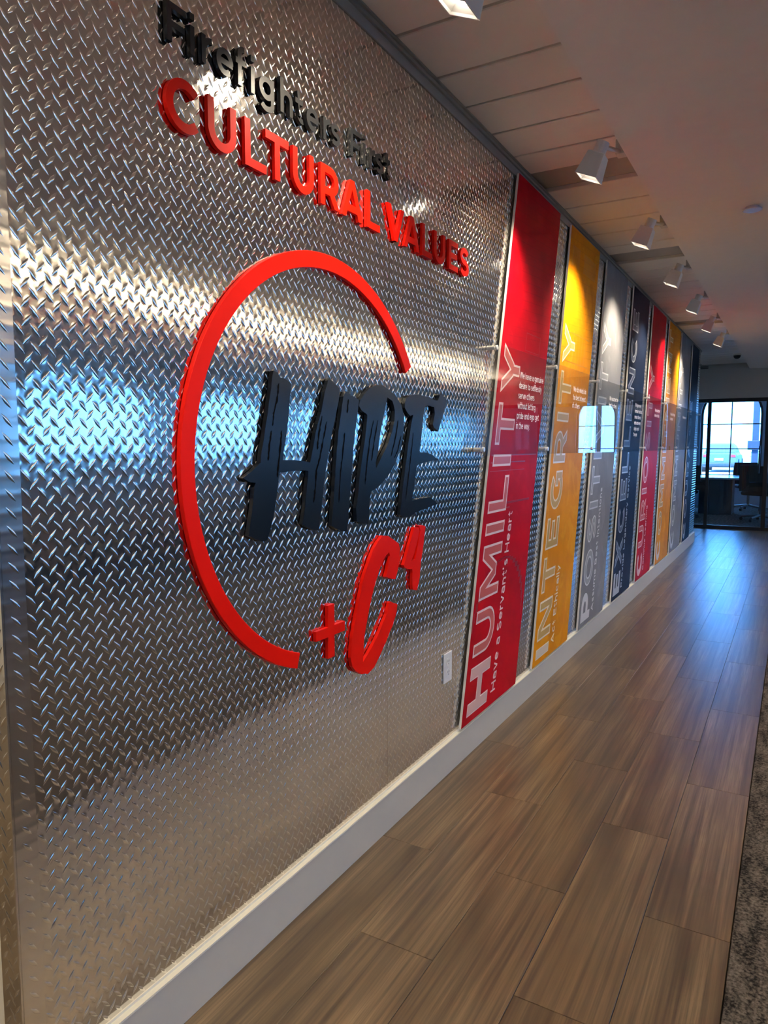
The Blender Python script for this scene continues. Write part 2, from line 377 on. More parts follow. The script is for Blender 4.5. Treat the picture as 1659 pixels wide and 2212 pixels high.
BRUSH = {
    'H': [(1.3584,1.4265),(1.3743,1.4229),(1.3821,1.4119),(1.3984,1.4116),(1.4122,1.4076),(1.426,1.3984),(1.4197,1.3655),(1.413,1.3138),(1.4038,1.2724),(1.3919,1.2312),(1.3887,1.2124),(1.4366,1.2116),(1.4777,1.2074),(1.502,1.2033),(1.5116,1.2304),(1.528,1.2813),(1.5542,1.3368),(1.571,1.389),(1.5877,1.4215),(1.5944,1.4276),(1.6176,1.4164),(1.6448,1.4033),(1.6376,1.3706),(1.6235,1.3321),(1.6025,1.275),(1.5851,1.2186),(1.5679,1.1627),(1.5574,1.107),(1.5504,1.07),(1.5381,1.0224),(1.5178,1.0252),(1.4991,1.0319),(1.4809,1.0392),(1.4659,1.0461),(1.4754,1.0761),(1.4855,1.1297),(1.4921,1.1656),(1.4943,1.1818),(1.4654,1.1845),(1.4246,1.1839),(1.3771,1.1819),(1.3714,1.1702),(1.3652,1.1363),(1.3592,1.1094),(1.3504,1.0759),(1.3364,1.0432),(1.3254,1.0206),(1.3072,1.0194),(1.282,1.0273),(1.2576,1.0383),(1.2631,1.0606),(1.2713,1.0925),(1.2771,1.1248),(1.2802,1.1508),(1.2854,1.1603),(1.261,1.1647),(1.242,1.1735),(1.2566,1.1809),(1.2763,1.19),(1.2965,1.2025),(1.3042,1.2073),(1.31,1.2384),(1.3212,1.2779),(1.3325,1.321),(1.344,1.371),(1.3528,1.4111)],
    'I': [(1.6728,1.3975),(1.6907,1.3987),(1.6978,1.3895),(1.7235,1.3852),(1.7421,1.3784),(1.7343,1.3364),(1.719,1.2765),(1.7113,1.2368),(1.7035,1.1775),(1.6956,1.1182),(1.6864,1.067),(1.6764,1.0041),(1.6513,1.0087),(1.6199,1.0198),(1.5995,1.0295),(1.6047,1.0656),(1.6142,1.1226),(1.6197,1.1799),(1.6257,1.2295),(1.6367,1.2907),(1.6512,1.3446),(1.6621,1.3835)],
    'P': [(1.7285,1.0292),(1.7631,1.0199),(1.7947,1.0148),(1.7988,1.0583),(1.803,1.0914),(1.8111,1.1118),(1.8606,1.1261),(1.9121,1.154),(1.9564,1.192),(1.9929,1.2357),(2.0113,1.2892),(2.0157,1.3427),(1.9969,1.3772),(1.9558,1.4054),(1.9118,1.4217),(1.8735,1.4304),(1.8445,1.4274),(1.8042,1.4163),(1.7728,1.3981),(1.7497,1.3788),(1.742,1.3625),(1.7571,1.3492),(1.7881,1.3384),(1.788,1.3262),(1.776,1.2691),(1.7602,1.2123),(1.7446,1.156),(1.7366,1.1078),(1.725,1.0681)],
    'Ph': [(1.9075,1.3961),(1.9381,1.3871),(1.9542,1.3577),(1.9516,1.323),(1.9295,1.2792),(1.9033,1.2447),(1.8691,1.2108),(1.8399,1.1798),(1.8358,1.1945),(1.8524,1.2363),(1.8608,1.2783),(1.8776,1.3208),(1.8946,1.3636)],
    'E': [(2.0202,1.3828),(2.0296,1.4011),(2.068,1.4123),(2.1176,1.4176),(2.1797,1.4145),(2.2338,1.4058),(2.2615,1.4049),(2.2781,1.4253),(2.2951,1.4312),(2.3126,1.4225),(2.3362,1.4115),(2.3193,1.3735),(2.2911,1.3331),(2.2689,1.2983),(2.2352,1.3098),(2.224,1.3215),(2.2399,1.3605),(2.2341,1.3818),(2.1907,1.3845),(2.1643,1.3809),(2.1541,1.3571),(2.1493,1.3289),(2.1394,1.282),(2.1246,1.2259),(2.1821,1.2245),(2.2255,1.2155),(2.2705,1.1978),(2.2148,1.1963),(2.1508,1.1903),(2.1046,1.182),(2.0979,1.1519),(2.0852,1.106),(2.0706,1.0675),(2.1313,1.0682),(2.2056,1.0707),(2.2333,1.0592),(2.2673,1.042),(2.1844,1.0334),(2.101,1.0256),(2.0611,1.0149),(2.0175,1.0164),(1.9892,1.0256),(1.9984,1.0655),(2.0075,1.11),(2.0215,1.1636),(2.0355,1.2175),(2.0496,1.2717),(2.0686,1.3265),(2.0783,1.3495),(2.0587,1.3442),(2.0346,1.3568),(2.0203,1.3695)],
    'C': [(1.8793,0.9707),(1.9124,0.967),(1.9464,0.9514),(1.9813,0.9354),(1.992,0.9168),(1.9886,0.8826),(1.9781,0.8495),(1.9606,0.8212),(1.9398,0.8246),(1.8991,0.8397),(1.9058,0.8504),(1.9158,0.8759),(1.926,0.9015),(1.9205,0.914),(1.8991,0.9051),(1.8793,0.8912),(1.8598,0.8675),(1.8405,0.8376),(1.8214,0.8048),(1.8088,0.7777),(1.7963,0.7508),(1.787,0.7235),(1.7777,0.6995),(1.7703,0.6721),(1.7654,0.6473),(1.7621,0.6026),(1.7896,0.6183),(1.821,0.64),(1.853,0.6657),(1.8792,0.6934),(1.9059,0.7183),(1.9228,0.7524),(1.9296,0.7545),(1.975,0.7371),(1.968,0.7088),(1.947,0.6785),(1.9195,0.6502),(1.8925,0.6224),(1.8594,0.5934),(1.8271,0.5684),(1.7894,0.5574),(1.7529,0.5678),(1.7233,0.5842),(1.7032,0.6058),(1.6948,0.6334),(1.6979,0.6642),(1.7068,0.6999),(1.7186,0.7351),(1.7334,0.7732),(1.7483,0.8116),(1.7664,0.853),(1.7846,0.8821),(1.8031,0.9084),(1.8281,0.9374),(1.8535,0.9571)],
    '4': [(2.0915,0.976),(2.1225,0.9729),(2.1305,0.9594),(2.1136,0.9269),(2.096,0.893),(2.0695,0.8642),(2.0978,0.8668),(2.1092,0.8913),(2.1245,0.9329),(2.136,0.9607),(2.1264,0.978),(2.1502,0.9775),(2.1745,0.9696),(2.1667,0.9391),(2.1551,0.8963),(2.1435,0.8575),(2.1359,0.8219),(2.1283,0.7863),(2.1128,0.7578),(2.0817,0.767),(2.0777,0.7948),(2.0797,0.8233),(2.0758,0.8375),(2.0472,0.8408),(2.0213,0.85),(2.0176,0.8593),(2.0357,0.8867),(2.0578,0.9227),(2.0764,0.9526)],
    'plusV': [(1.5804,0.8112),(1.6089,0.8071),(1.6124,0.6581),(1.5811,0.6649)],
    'plusH': [(1.5244,0.7454),(1.524,0.7193),(1.6647,0.7252),(1.6649,0.7499)],
    'streaks': [[[1.3764,1.3981],[1.3703,1.3626],[1.3561,1.3252],[1.3501,1.2951]],[[1.3462,1.2833],[1.3387,1.2549],[1.3315,1.2117]],[[1.3848,1.284],[1.3813,1.2517],[1.3692,1.1941],[1.366,1.1704]],[[1.5572,1.3259],[1.5405,1.2742],[1.5349,1.2375]],[[1.5784,1.3119],[1.5595,1.2559],[1.546,1.2154],[1.5297,1.1826],[1.5225,1.1277],[1.5158,1.0986]],[[1.6869,1.3772],[1.6794,1.3381]],[[1.6668,1.2836],[1.657,1.2293],[1.646,1.1791],[1.6346,1.0905]],[[1.8239,1.3233],[1.7996,1.257],[1.7835,1.1874],[1.7754,1.1343]],[[1.8484,1.3241],[1.8278,1.2613],[1.8114,1.2033]],[[1.9742,1.328],[1.9607,1.2796],[1.9296,1.2143]],[[1.9946,1.2801],[1.9745,1.2358],[1.9519,1.2096]],[[2.0787,1.2903],[2.0645,1.2263],[2.0503,1.1673],[2.0268,1.0726]]],
}
CEIL = 2.462
SOF = 2.377
END = 11.76
YC = 0.672          # near end of the plate wall
YE = 10.04          # far end of the plate wall

# ================================================================ SETTING
# ---- floor: slab, planks, carpet
floor = MB().box(-2.6, 6.2, -4.2, 16.4, -0.06, -0.006).out('floor', M['slab'], loc=(0, 0, 0))
tag(floor, 'wood plank hallway floor beside a dark carpet', kind='structure')
PW, PL = 0.2075, 0.862
def plank_mesh(w, l):
    g = 0.0007; t = 0.006; c = 0.0007
    V = []
    for z, i in ((-t, g), (-c, g), (0, g + c)):
        V += [(i, i, z), (w - i, i, z), (w - i, l - i, z), (i, l - i, z)]
    F = [(8, 9, 10, 11)]
    for k in (0, 4):
        for i in range(4):
            j = (i + 1) % 4
            F.append((k + i, k + j, k + 4 + j, k + 4 + i))
    me = bpy.data.meshes.new('plank'); me.from_pydata(V, [], F); me.materials.append(M['wood']); me.update()
    return me
pm = plank_mesh(PW, PL)
row0 = 1.02 - 5 * PW
for r in range(-1, 5):
    x = row0 + r * PW
    ph = 1.88 if r % 2 == 0 else 2.308
    ph += (0.0, 0.012, -0.004, 0.006, 0.009, 0.0)[r]
    y = ph - 7 * PL
    while y < 11.9:
        ok = (y > -1.2) and (r >= 0 or y + PL > YE)
        if ok and y + PL < 12.4:
            o = bpy.data.objects.new('plank', pm); COL.objects.link(o); o.parent = floor; o.location = (x, y, 0)
        y += PL
for (a, b, c, d) in ((1.022, 6.0, -4.0, END - 0.03),):
    cp = MB().box(a, b, c, d, -0.006, 0.004, 0.002).out('carpet', M['carpet'], floor)
MB().box(-2.5, 1.02, -4.0, -1.2, -0.006, 0.0).out('carpet', M['carpet'], floor)
MB().box(-2.5, -0.23, -1.2, 0.60, -0.006, 0.0).out('near_boards', M['wood'], floor)
MB().box(-1.5, 6.0, END + 0.06, 16.1, -0.006, 0.004).out('carpet', M['carpet'], floor)

# ---- plate wall and the other walls
def structure(name, mb, m, label=None):
    return tag(mb.out(name, m, loc=(0, 0, 0)), label, kind='structure')
structure('wall_left', MB().box(-0.16, -0.0045, YC + 0.0035, YE, 0, CEIL + 0.02), M['wall'], 'cream hallway wall behind the metal sheets')
structure('wall_near_left', MB().box(-2.6, -2.5, -4.2, 10.2, 0, 2.6), M['wall'], 'cream wall far to the left')
structure('wall_back', MB().box(-2.6, 6.2, -4.2, -4.1, 0, 2.6), M['wall'], 'cream wall behind the viewer')
structure('wall_passage', MB().box(-0.62, -0.5, YE - 0.1, END + .12, 0, 2.6), M['wall'], 'painted side wall past the metal wall')
structure('wall_room_left', MB().box(-1.6, -1.5, END, 16.2, 0, 2.6).box(-1.5, -0.5, END, END + .1, 0, 2.6), M['deco'], 'left wall of the glass room')
structure('wall_end', MB().box(-0.6, 6.2, END, END + 0.12, 1.955, 2.6), M['grey'], 'grey wall over the glass doors')

mb = MB().box(6.0, 6.15, -4.2, 16.3, 0, 1.10).box(6.0, 6.15, -4.2, 16.3, 1.92, 2.6)
WY = []
y = -2.8
while y < 15.5:
    mb.box(6.0, 6.15, y - 0.85, y, 1.10, 1.92); WY.append((y, y + 1.65)); y += 2.50
mb.box(6.0, 6.15, y - 0.85, 16.3, 1.10, 1.92)
structure('wall_right', mb, M['wall'], 'window wall on the right of the office')
wn = 0
for (a, b) in WY:
    wn += 1
    f = MB()
    for (y0, y1, z0, z1) in ((a, a + .04, 1.10, 1.92), (b - .04, b, 1.10, 1.92), (a, b, 1.10, 1.14), (a, b, 1.88, 1.92), ((a + b) / 2 - .015, (a + b) / 2 + .015, 1.10, 1.92)):
        f.box(6.03, 6.10, y0, y1, z0, z1)
    w = structure('window_%d' % wn, f, M['frame'], 'black framed office window')
    MB().box(6.06, 6.066, a + .03, b - .03, 1.13, 1.89).out('pane', M['dim_glass'], w)

# exterior wall of the end room with arched windows
FY = 16.2
mb = MB()
AR = [(-0.62, 0.53), (2.42, 3.30)]
SPR, SILL = 1.90, 0.62
def quadbox(mb, pts, y0, y1):
    n = len(pts)
    V = [(p[0], y0, p[1]) for p in pts] + [(p[0], y1, p[1]) for p in pts]
    mb.add(V, [tuple(range(n)), tuple(range(2 * n - 1, n - 1, -1))] + [((i + 1) % n, i, n + i, n + (i + 1) % n) for i in range(n)])
xs = [-2.6] + [v for a in AR for v in a] + [6.2]
for i in range(0, len(xs), 2):
    mb.box(xs[i], xs[i + 1], FY, FY + .2, 0, 2.7)
for a, b in AR:
    mb.box(a, b, FY, FY + .2, 0, SILL)
    c, r = (a + b) / 2, (b - a) / 2
    n = 14
    for k in range(n):
        t0, t1 = pi - pi * k / n, pi - pi * (k + 1) / n
        p = [(c + r * cos(t0), SPR + r * sin(t0)), (c + r * cos(t1), SPR + r * sin(t1))]
        quadbox(mb, [p[0], p[1], (p[1][0], 2.7), (p[0][0], 2.7)], FY, FY + .2)
structure('wall_far', mb, M['deco'], 'outer wall of the glass room with arched windows')
for a, b in AR:
    wn += 1
    c, r = (a + b) / 2, (b - a) / 2
    f = MB()
    path = [(a, SILL)] + [(c + r * cos(pi - pi * k / 16), SPR + r * sin(pi - pi * k / 16)) for k in range(17)] + [(b, SILL), (a, SILL)]
    t = 0.045
    for k in range(len(path) - 1):
        (x0, z0), (x1, z1) = path[k], path[k + 1]
        i0 = (c + (x0 - c) * (1 - t / r), z0 + (SPR - z0) * (t / r) if z0 > SPR else (z0 if z0 > SILL else SILL + t))
        i1 = (c + (x1 - c) * (1 - t / r), z1 + (SPR - z1) * (t / r) if z1 > SPR else (z1 if z1 > SILL else SILL + t))
        quadbox(f, [(x0, z0), (x1, z1), i1, i0], FY + .05, FY + .12)
    w = structure('window_%d' % wn, f, M['frame'], 'arched black framed window of the glass room')
    mu = MB().box(c - .011, c + .011, FY + .07, FY + .1, SILL, SPR + r - .02).out('muntin', M['frame'], w)
    MB().box(a, b, FY + .07, FY + .1, 1.69, 1.71).out('muntin', M['frame'], w)
    MB().box(a, b, FY + .07, FY + .1, 1.185, 1.205).out('muntin', M['frame'], w)
    pts = [(a + .01, SILL + .01)] + [(c + (r - .01) * cos(pi - pi * k / 16), SPR + (r - .01) * sin(pi - pi * k / 16)) for k in range(17)] + [(b - .01, SILL + .01)]
    pb = MB(); quadbox(pb, pts, FY + .083, FY + .087)
    pb.out('pane', M['glass'], w)

# ---- ceiling: slab, hallway panels, dropped soffit
ceil = MB().box(-2.6, 6.2, -4.2, 16.3, 2.52, 2.6).out('ceiling', M['slot'], loc=(0, 0, 0))
tag(ceil, 'panelled ceiling strip beside a smooth dropped ceiling', kind='structure')
MB().box(0.48, 6.0, -4.1, END, SOF, 2.52).out('soffit', M['sof'], ceil)
MB().box(-2.5, 0.48, -4.1, -1.2, CEIL, 2.52).out('soffit', M['sof'], ceil)
MB().box(-2.5, -0.16, -1.2, 10.2, CEIL, 2.52).out('soffit', M['sof'], ceil)
MB().box(-1.5, 6.0, END + .12, FY, 2.50, 2.52).out('soffit', M['sof'], ceil)
lines = [-1.2, -0.95, -0.69, -0.43, -0.17, .09, .35, .61, .87, 1.13, 1.40, 1.67, 1.955, 2.236, 2.472, 2.728, 2.98, 3.20, 3.45, 3.741, 4.032, 4.274, 4.568, 4.762, 5.02]
while lines[-1] < END - .3: lines.append(lines[-1] + 0.258)
lines[-1] = END
slots = (3.20, 4.762)
for k in range(len(lines) - 1):
    y0, y1 = lines[k], lines[k + 1]
    sl = y0 in slots or k == 34
    z = CEIL + (0.016 if sl else 0)
    c = 0.003
    x0, x1 = -0.16, 0.48
    ga = 0.0 if sl else 0.0065
    V = [(x0, y0 + ga, 2.50), (x1, y0 + ga, 2.50), (x1, y1 - ga, 2.50), (x0, y1 - ga, 2.50),
         (x0, y0 + ga, z + c), (x1, y0 + ga, z + c), (x1, y1 - ga, z + c), (x0, y1 - ga, z + c),
         (x0, y0 + ga + c, z), (x1, y0 + ga + c, z), (x1, y1 - ga - c * 1.6, z), (x0, y1 - ga - c * 1.6, z)]
    F = [(8, 11, 10, 9)]
    for q in (0, 4):
        for i in range(4):
            j = (i + 1) % 4
            F.append((q + i, q + 4 + i, q + 4 + j, q + j))
    o = mesh('ceiling_panel', V, F, M['slot'] if sl else M['tile'], ceil)

# ---- trims and baseboard
structure('baseboard_left', MB().box(-0.0045, 0.015, YC, YE, 0.0, 0.123, 0.001), M['base'], 'pale baseboard under the metal wall')
structure('trim_1', MB().box(-0.004, 0.0165, YC, YE, 0.123, 0.1275).box(-0.004, 0.003, YC, YE, 0.1275, 0.1335), M['cream'], 'cream ledge on top of the baseboard, light from above in its colour')
structure('trim_2', MB().box(-0.004, 0.020, YC, YE, CEIL - 0.006, CEIL - .0005).box(-0.004, 0.004, YC, YE, 2.412, CEIL - 0.006).box(0.004, 0.012, YC, YE, CEIL - 0.018, CEIL - 0.006), M['trim'], 'grey channel trim along the top of the metal wall')
structure('baseboard_passage', MB().box(-0.5, -0.485, YE, END, 0, 0.11), M['base'], 'baseboard of the passage')

# ---- diamond plate sheets
def tread_template():
    L, W, H = 0.0146, 0.0034, 0.0017
    a = [(-L, 0), (-L * .55, -W * .62), (0, -W), (L * .55, -W * .62), (L, 0), (L * .55, W * .62), (0, W), (-L * .55, W * .62)]
    r = [(-L * .52, 0, H * .72), (0, 0, H), (L * .52, 0, H * .72)]
    F = [(0, 1, 8), (1, 2, 9, 8), (2, 3, 10, 9), (3, 4, 10), (4, 5, 10), (5, 6, 9, 10), (6, 7, 8, 9), (7, 0, 8)]
    return a, r, F
TA, TR, TF = tread_template()
def treads(parent, h0, h1, z0, z1, hidden, place, m=None):
    """all raised treads between h0..h1 and z0..z1; place(h, z, out) gives the world point"""
    V = []; F = []
    for fam in (0, 1):
        ang = TANG if fam == 0 else -TANG
        c, s = cos(ang), sin(ang)
        i0 = int(math.floor((h0 - TY0) / PY)) - 1; i1 = int(math.ceil((h1 - TY0) / PY)) + 1
        j0 = int(math.floor((z0 - TZ0) / PZ)) - 1; j1 = int(math.ceil((z1 - TZ0) / PZ)) + 1
        for i in range(i0, i1):
            ch = TY0 + (i + .5 * fam) * PY
            if ch < h0 + .004 or ch > h1 - .004: continue
            for j in range(j0, j1):
                cz = TZ0 + (j + .5 * fam) * PZ
                if cz < z0 + .008 or cz > z1 - .008 or hidden(ch, cz): continue
                n = len(V)
                for (p, q) in TA:
                    hh = min(max(ch + p * c - q * s, h0), h1)
                    V.append(place(hh, cz + p * s + q * c, 0.0))
                for (p, q, o) in TR:
                    hh = min(max(ch + p * c - q * s, h0), h1)
                    V.append(place(hh, cz + p * s + q * c, o))
                F += [tuple(k + n for k in f) for f in TF]
    return tag(mesh('raised_tread', V, F, m or M['tread'], parent, smooth=True), kind='stuff')

# slanted value panels: (left edge y at the bottom, shift to the top, width, top z)
PB, PANELS = 0.139, [
    (2.480, 0.563, 0.625, 2.420), (3.349, 0.533, 0.628, 2.424), (4.212, 0.510, 0.632, 2.426), (5.102, 0.487, 0.640, 2.432),
    (5.972, 0.461, 0.680, 2.434), (6.922, 0.412, 0.745, 2.438), (7.788, 0.405, 0.760, 2.440), (8.747, 0.362, 0.640, 2.440)]
def hidden(h, z):
    for (yb, sh, w, zt) in PANELS:
        if PB + .02 < z < zt - .02:
            l = yb + sh * (z - PB) / (zt - PB)
            if l + 0.055 < h < l + w - .03: return True
    return False
edges = [0.711]
while edges[-1] < YE - .3: edges.append(edges[-1] + 1.22)
edges[-1] = YE
NTH = ['behind the left of the red ring', 'behind the last letters and the wall outlet', 'behind the red HUMILITY and yellow INTEGRITY boards', 'behind the grey POSITIVITY board',
       'behind the navy EXCELLENCE board', 'behind the CURIOSITY board', 'behind the second yellow board', 'at the far end of the hallway']
for k in range(len(edges) - 1):
    y0, y1 = edges[k] + .0004, edges[k + 1] - .0004
    o = MB().box(-0.004, 0.0, y0, y1, 0.128, 2.425).out('metal_sheet', M['plate'], loc=(0, y0, 0.128))
    tag(o, 'polished diamond plate sheet ' + NTH[k], 'metal sheet', 'diamond plate sheets on the hallway wall')
    treads(o, y0, y1, 0.134, 2.41, hidden, lambda h, z, q: (q, h, z))
# near corner trim of the same plate, folded round the wall end
ct = MB().box(-0.004, 0.0012, YC, 0.7106, 0.128, 2.425).box(-0.052, -0.0005, YC - 0.004, YC, 0.0, 2.46).out('corner_trim', M['plate_x'], loc=(0, YC, 0))
tag(ct, 'folded diamond plate corner strip at the near end of the wall', 'metal trim')
treads(ct, YC + .002, 0.709, 0.134, 2.41, lambda h, z: False, lambda h, z, q: (0.0012 + q, h, z))
treads(ct, -0.050, -0.003, 0.134, 2.41, lambda h, z: False, lambda h, z, q: (h, YC - 0.004 - q, z))

# ---- glass doors at the end
door = MB().box(-0.5, 6.0, END + .03, END + .09, 1.900, 1.955).box(-0.5, 6.0, END + .03, END + .09, 0.0, 0.05).out('door_1', M['frame'], loc=(0, END, 0))
tag(door, 'black framed glass doors at the end of the hallway', kind='structure')
mx = [-0.5, -0.035, 0.745, 1.75, 2.75, 3.75, 4.75, 5.95]
for i, x in enumerate(mx):
    w = 0.028 if i != 1 else 0.024
    MB().box(x - w, x + w, END + .035, END + .085, 0.05, 1.90).out('mullion', M['frame'], door)
for i in range(len(mx) - 1):
    MB().box(mx[i] + .02, mx[i + 1] - .02, END + .056, END + .062, 0.04, 1.91).out('pane', M['glass'], door)
MB().tube((0.66, END + .01, .85), (0.66, END + .01, 1.25), .011).box(.65, .67, END + .01, END + .036, .87, .89).box(.65, .67, END + .01, END + .036, 1.21, 1.23).out('door_pull', M['frame'], door)
# ================================================================ STROKE LETTERING
def arc(cx, cy, rx, ry, a0, a1, n=14):
    return [(cx + rx * cos(radians(a0 + (a1 - a0) * i / n)), cy + ry * sin(radians(a0 + (a1 - a0) * i / n))) for i in range(n + 1)]
XH = 0.75
def glyph(ch, w):
    """-> advance width, strokes: ('L', points) stroked line, ('O', points) closed line, ('P', x0,y0,x1,y1) slanted bar cut level"""
    h = w / 2
    L = lambda *p: ('L', list(p))
    def hx(dx, dy): return h * sqrt(1 + (dx / dy) ** 2)
    if ch == 'A':
        W = 1.04; k = hx(W / 2 - h, 1)
        return W, [('P', k, 0, W / 2, 1), ('P', W - k, 0, W / 2, 1), L((W * .2, .26), (W * .8, .26))]
    if ch == 'V':
        W = 1.02; k = hx(W / 2 - h, 1)
        return W, [('P', k, 1, W / 2, 0), ('P', W - k, 1, W / 2, 0)]
    if ch == 'Y':
        W = 1.0; k = hx(W / 2 - h, .62)
        return W, [('P', k, 1, W / 2, .36), ('P', W - k, 1, W / 2, .36), L((W / 2, 0), (W / 2, .44))]
    if ch == 'X':
        W = .95; k = hx(W - 2 * h, 1)
        return W, [('P', k, 1, W - k, 0), ('P', W - k, 1, k, 0)]
    if ch == 'M':
        W = 1.03; k = hx(W / 2 - h, .7)
        return W, [L((h, 0), (h, 1)), L((W - h, 0), (W - h, 1)), ('P', k, 1, W / 2, .22), ('P', W - k, 1, W / 2, .22)]
    if ch == 'N':
        W = .92; k = hx(W - 2 * h, 1)
        return W, [L((h, 0), (h, 1)), L((W - h, 0), (W - h, 1)), ('P', k, 1, W - k, 0)]
    if ch == 'W':
        W = 1.4; k = hx(W / 4, 1)
        return W, [('P', k, 1, W * .28, 0), ('P', W * .28, 0, W / 2, 1), ('P', W / 2, 1, W * .72, 0), ('P', W * .72, 0, W - k, 1)]
    if ch == 'C': return .92, [('L', arc(.5, .5, .5 - h, .5 - h, 44, 316, 24))]
    if ch == 'G': return .95, [('L', arc(.5, .5, .5 - h, .5 - h, 46, 322, 24)), L((.95 - h, .10), (.95 - h, .52), (.56, .52))]
    if ch == 'O': return 1.05, [('O', arc(.525, .5, .525 - h, .5 - h, 0, 346.15, 26))]
    if ch == 'D': return .9, [('O', [(h, h), (.40, h)] + arc(.40, .5, .5 - h, .5 - h, -84, 84, 14) + [(.40, 1 - h), (h, 1 - h)])]
    if ch == 'U': return .85, [('L', [(h, 1)] + arc(.425, .42, .425 - h, .42 - h, 180, 360, 16) + [(.85 - h, 1)])]
    if ch == 'S':
        r = (1 - 2 * h) / 4
        return .80, [('L', arc(.41, 1 - h - r, .38 - h, r, 25, 270, 16) + arc(.40, h + r, .38 - h, r, 90, -155, 16)[1:])]
    if ch in 'PR':
        yb = .38; r = (1 - h - yb) / 2; W = .80 if ch == 'P' else .84
        S = [L((h, 0), (h, 1)), ('L', [(h, 1 - h), (.42, 1 - h)] + arc(.42, 1 - h - r, .36 - h + .02, r, 84, -84, 12) + [(.42, yb), (h, yb)])]
        if ch == 'R': S.append(('P', .46, .38, W - hx(.24, .38), 0))
        return W, S
    if ch == 'B':
        r1 = (.5 - h) / 2
        return .85, [L((h, 0), (h, 1)), ('L', [(h, 1 - h), (.42, 1 - h)] + arc(.42, 1 - h - r1, .32 - h, r1, 84, -84, 10) + [(.42, .5), (h, .5)]),
                     ('L', [(h, .5), (.46, .5)] + arc(.46, .5 - r1, .36 - h, r1, 84, -84, 10) + [(.46, h), (h, h)])]
    if ch == 'E': return .75, [L((h, 0), (h, 1)), L((h, h), (.75, h)), L((h, .5), (.68, .5)), L((h, 1 - h), (.75, 1 - h))]
    if ch == 'F': return .70, [L((h, 0), (h, 1)), L((h, .46), (.62, .46)), L((h, 1 - h), (.70, 1 - h))]
    if ch == 'H': return .88, [L((h, 0), (h, 1)), L((.88 - h, 0), (.88 - h, 1)), L((h, .5), (.88 - h, .5))]
    if ch == 'I': return w, [L((h, 0), (h, 1))]
    if ch == 'L': return .72, [L((h, 0), (h, 1)), L((h, h), (.72, h))]
    if ch == 'T': return .84, [L((.42, 0), (.42, 1)), L((0, 1 - h), (.84, 1 - h))]
    x = XH
    if ch == 'i': return w, [L((h, 0), (h, x)), L((h, .90), (h, .90 + w * 1.05))]
    if ch == 'l': return w, [L((h, 0), (h, 1.06))]
    if ch == 'r': return .42, [L((h, 0), (h, x)), ('L', [(h, x * .45)] + arc(.42, x * .5, .42 - h, x * .5 - h, 165, 92, 8))]
    if ch in 'nhm':
        S = [L((h, 0), (h, 1.06 if ch == 'h' else x))]
        W = .64; r = (W - w) / 2
        S.append(('L', [(h, x * .42)] + arc(h + r, x - h - r * .95, r, r * .95, 165, 0, 12) + [(W - h, 0)]))
        if ch == 'm':
            S.append(('L', [(W - h, x * .42)] + arc(W - h + r, x - h - r * .95, r, r * .95, 165, 0, 12) + [(2 * W - w - h, 0)])); W = 2 * W - w
        return W, S
    if ch == 'u':
        W = .64; r = (W - w) / 2
        return W, [L((W - h, 0), (W - h, x)), ('L', [(h, x)] + arc(h + r, h + r * .95, r, r * .95, 180, 345, 12) + [(W - h, x * .6)])]
    if ch == 'o': return .72, [('O', arc(.36, x / 2, .36 - h, x / 2 - h, 0, 342, 19))]
    if ch == 'c': return .64, [('L', arc(.36, x / 2, .36 - h, x / 2 - h, 42, 318, 16))]
    if ch == 'e': return .70, [('L', arc(.35, x / 2, .35 - h, x / 2 - h, 0, 312, 18)), L((h, x / 2), (.70 - h * .4, x / 2))]
    if ch in 'bpdq':
        W = .72; sx = h if ch in 'bp' else W - h
        y0, y1 = (0, 1.06) if ch in 'bd' else (-.28, x)
        return W, [L((sx, y0), (sx, y1)), ('O', arc(.36, x / 2, .36 - h, x / 2 - h, 0, 342, 19))]
    if ch == 'g':
        W = .72
        return W, [('O', arc(.36, x / 2 + .03, .36 - h, x / 2 - h - .03, 0, 342, 19)), ('L', [(W - h, x)] + arc(.36, -.02, .36 - h, .26 - h, 0, -150, 14))]
    if ch == 'a':
        W = .66
        return W, [('L', arc(.32, x - .30, .34 - h, .30 - h, 150, 0, 12) + [(W - h, 0)]), ('L', [(W - h, .43), (.30, .43)] + arc(.28, (.43 + h) / 2, .28 - h, (.43 - h) / 2, 88, 268, 10) + [(W - h, h)])]
    if ch == 's':
        r = (x - 2 * h) / 4
        return .58, [('L', arc(.30, x - h - r, .28 - h, r, 30, 270, 12) + arc(.29, h + r, .28 - h, r, 90, -150, 12)[1:])]
    if ch == 't': return .44, [('L', [(.19, .98), (.19, .22)] + arc(.19 + .17, .17 + h, .17, .17, 180, 290, 8)), L((0, x - h), (.42, x - h))]
    if ch == 'f': return .44, [('L', [(.18, 0), (.18, .84)] + arc(.36, .88, .18, .17, 180, 80, 8)), L((0, x - h), (.42, x - h))]
    if ch == 'v':
        W = .70; k = hx(W / 2 - h, x)
        return W, [('P', k, x, W / 2, 0), ('P', W - k, x, W / 2, 0)]
    if ch == 'w':
        W = 1.02; k = hx(W / 4 - h, x)
        return W, [('P', k, x, W * .29, 0), ('P', W * .29, 0, W / 2, x), ('P', W / 2, x, W * .71, 0), ('P', W * .71, 0, W - k, x)]
    if ch == 'x':
        W = .66; k = hx(W - w, x)
        return W, [('P', k, x, W - k, 0), ('P', W - k, x, k, 0)]
    if ch == 'y':
        W = .70; k = hx(W / 2 - h, x)
        return W, [('P', k, x, W / 2 + .01, 0), ('P', W - k, x, W * .30, -.28)]
    if ch == 'k':
        return .62, [L((h, 0), (h, 1.06)), ('P', .20, .30, .62 - hx(.3, .4), x), ('P', .30, .42, .62 - hx(.3, .4), 0)]
    if ch == "'": return w, [L((h, .74), (h, 1.04))]
    if ch == '.': return w, [L((h, 0), (h, w))]
    if ch == ',': return w, [L((h, -.12), (h, w))]
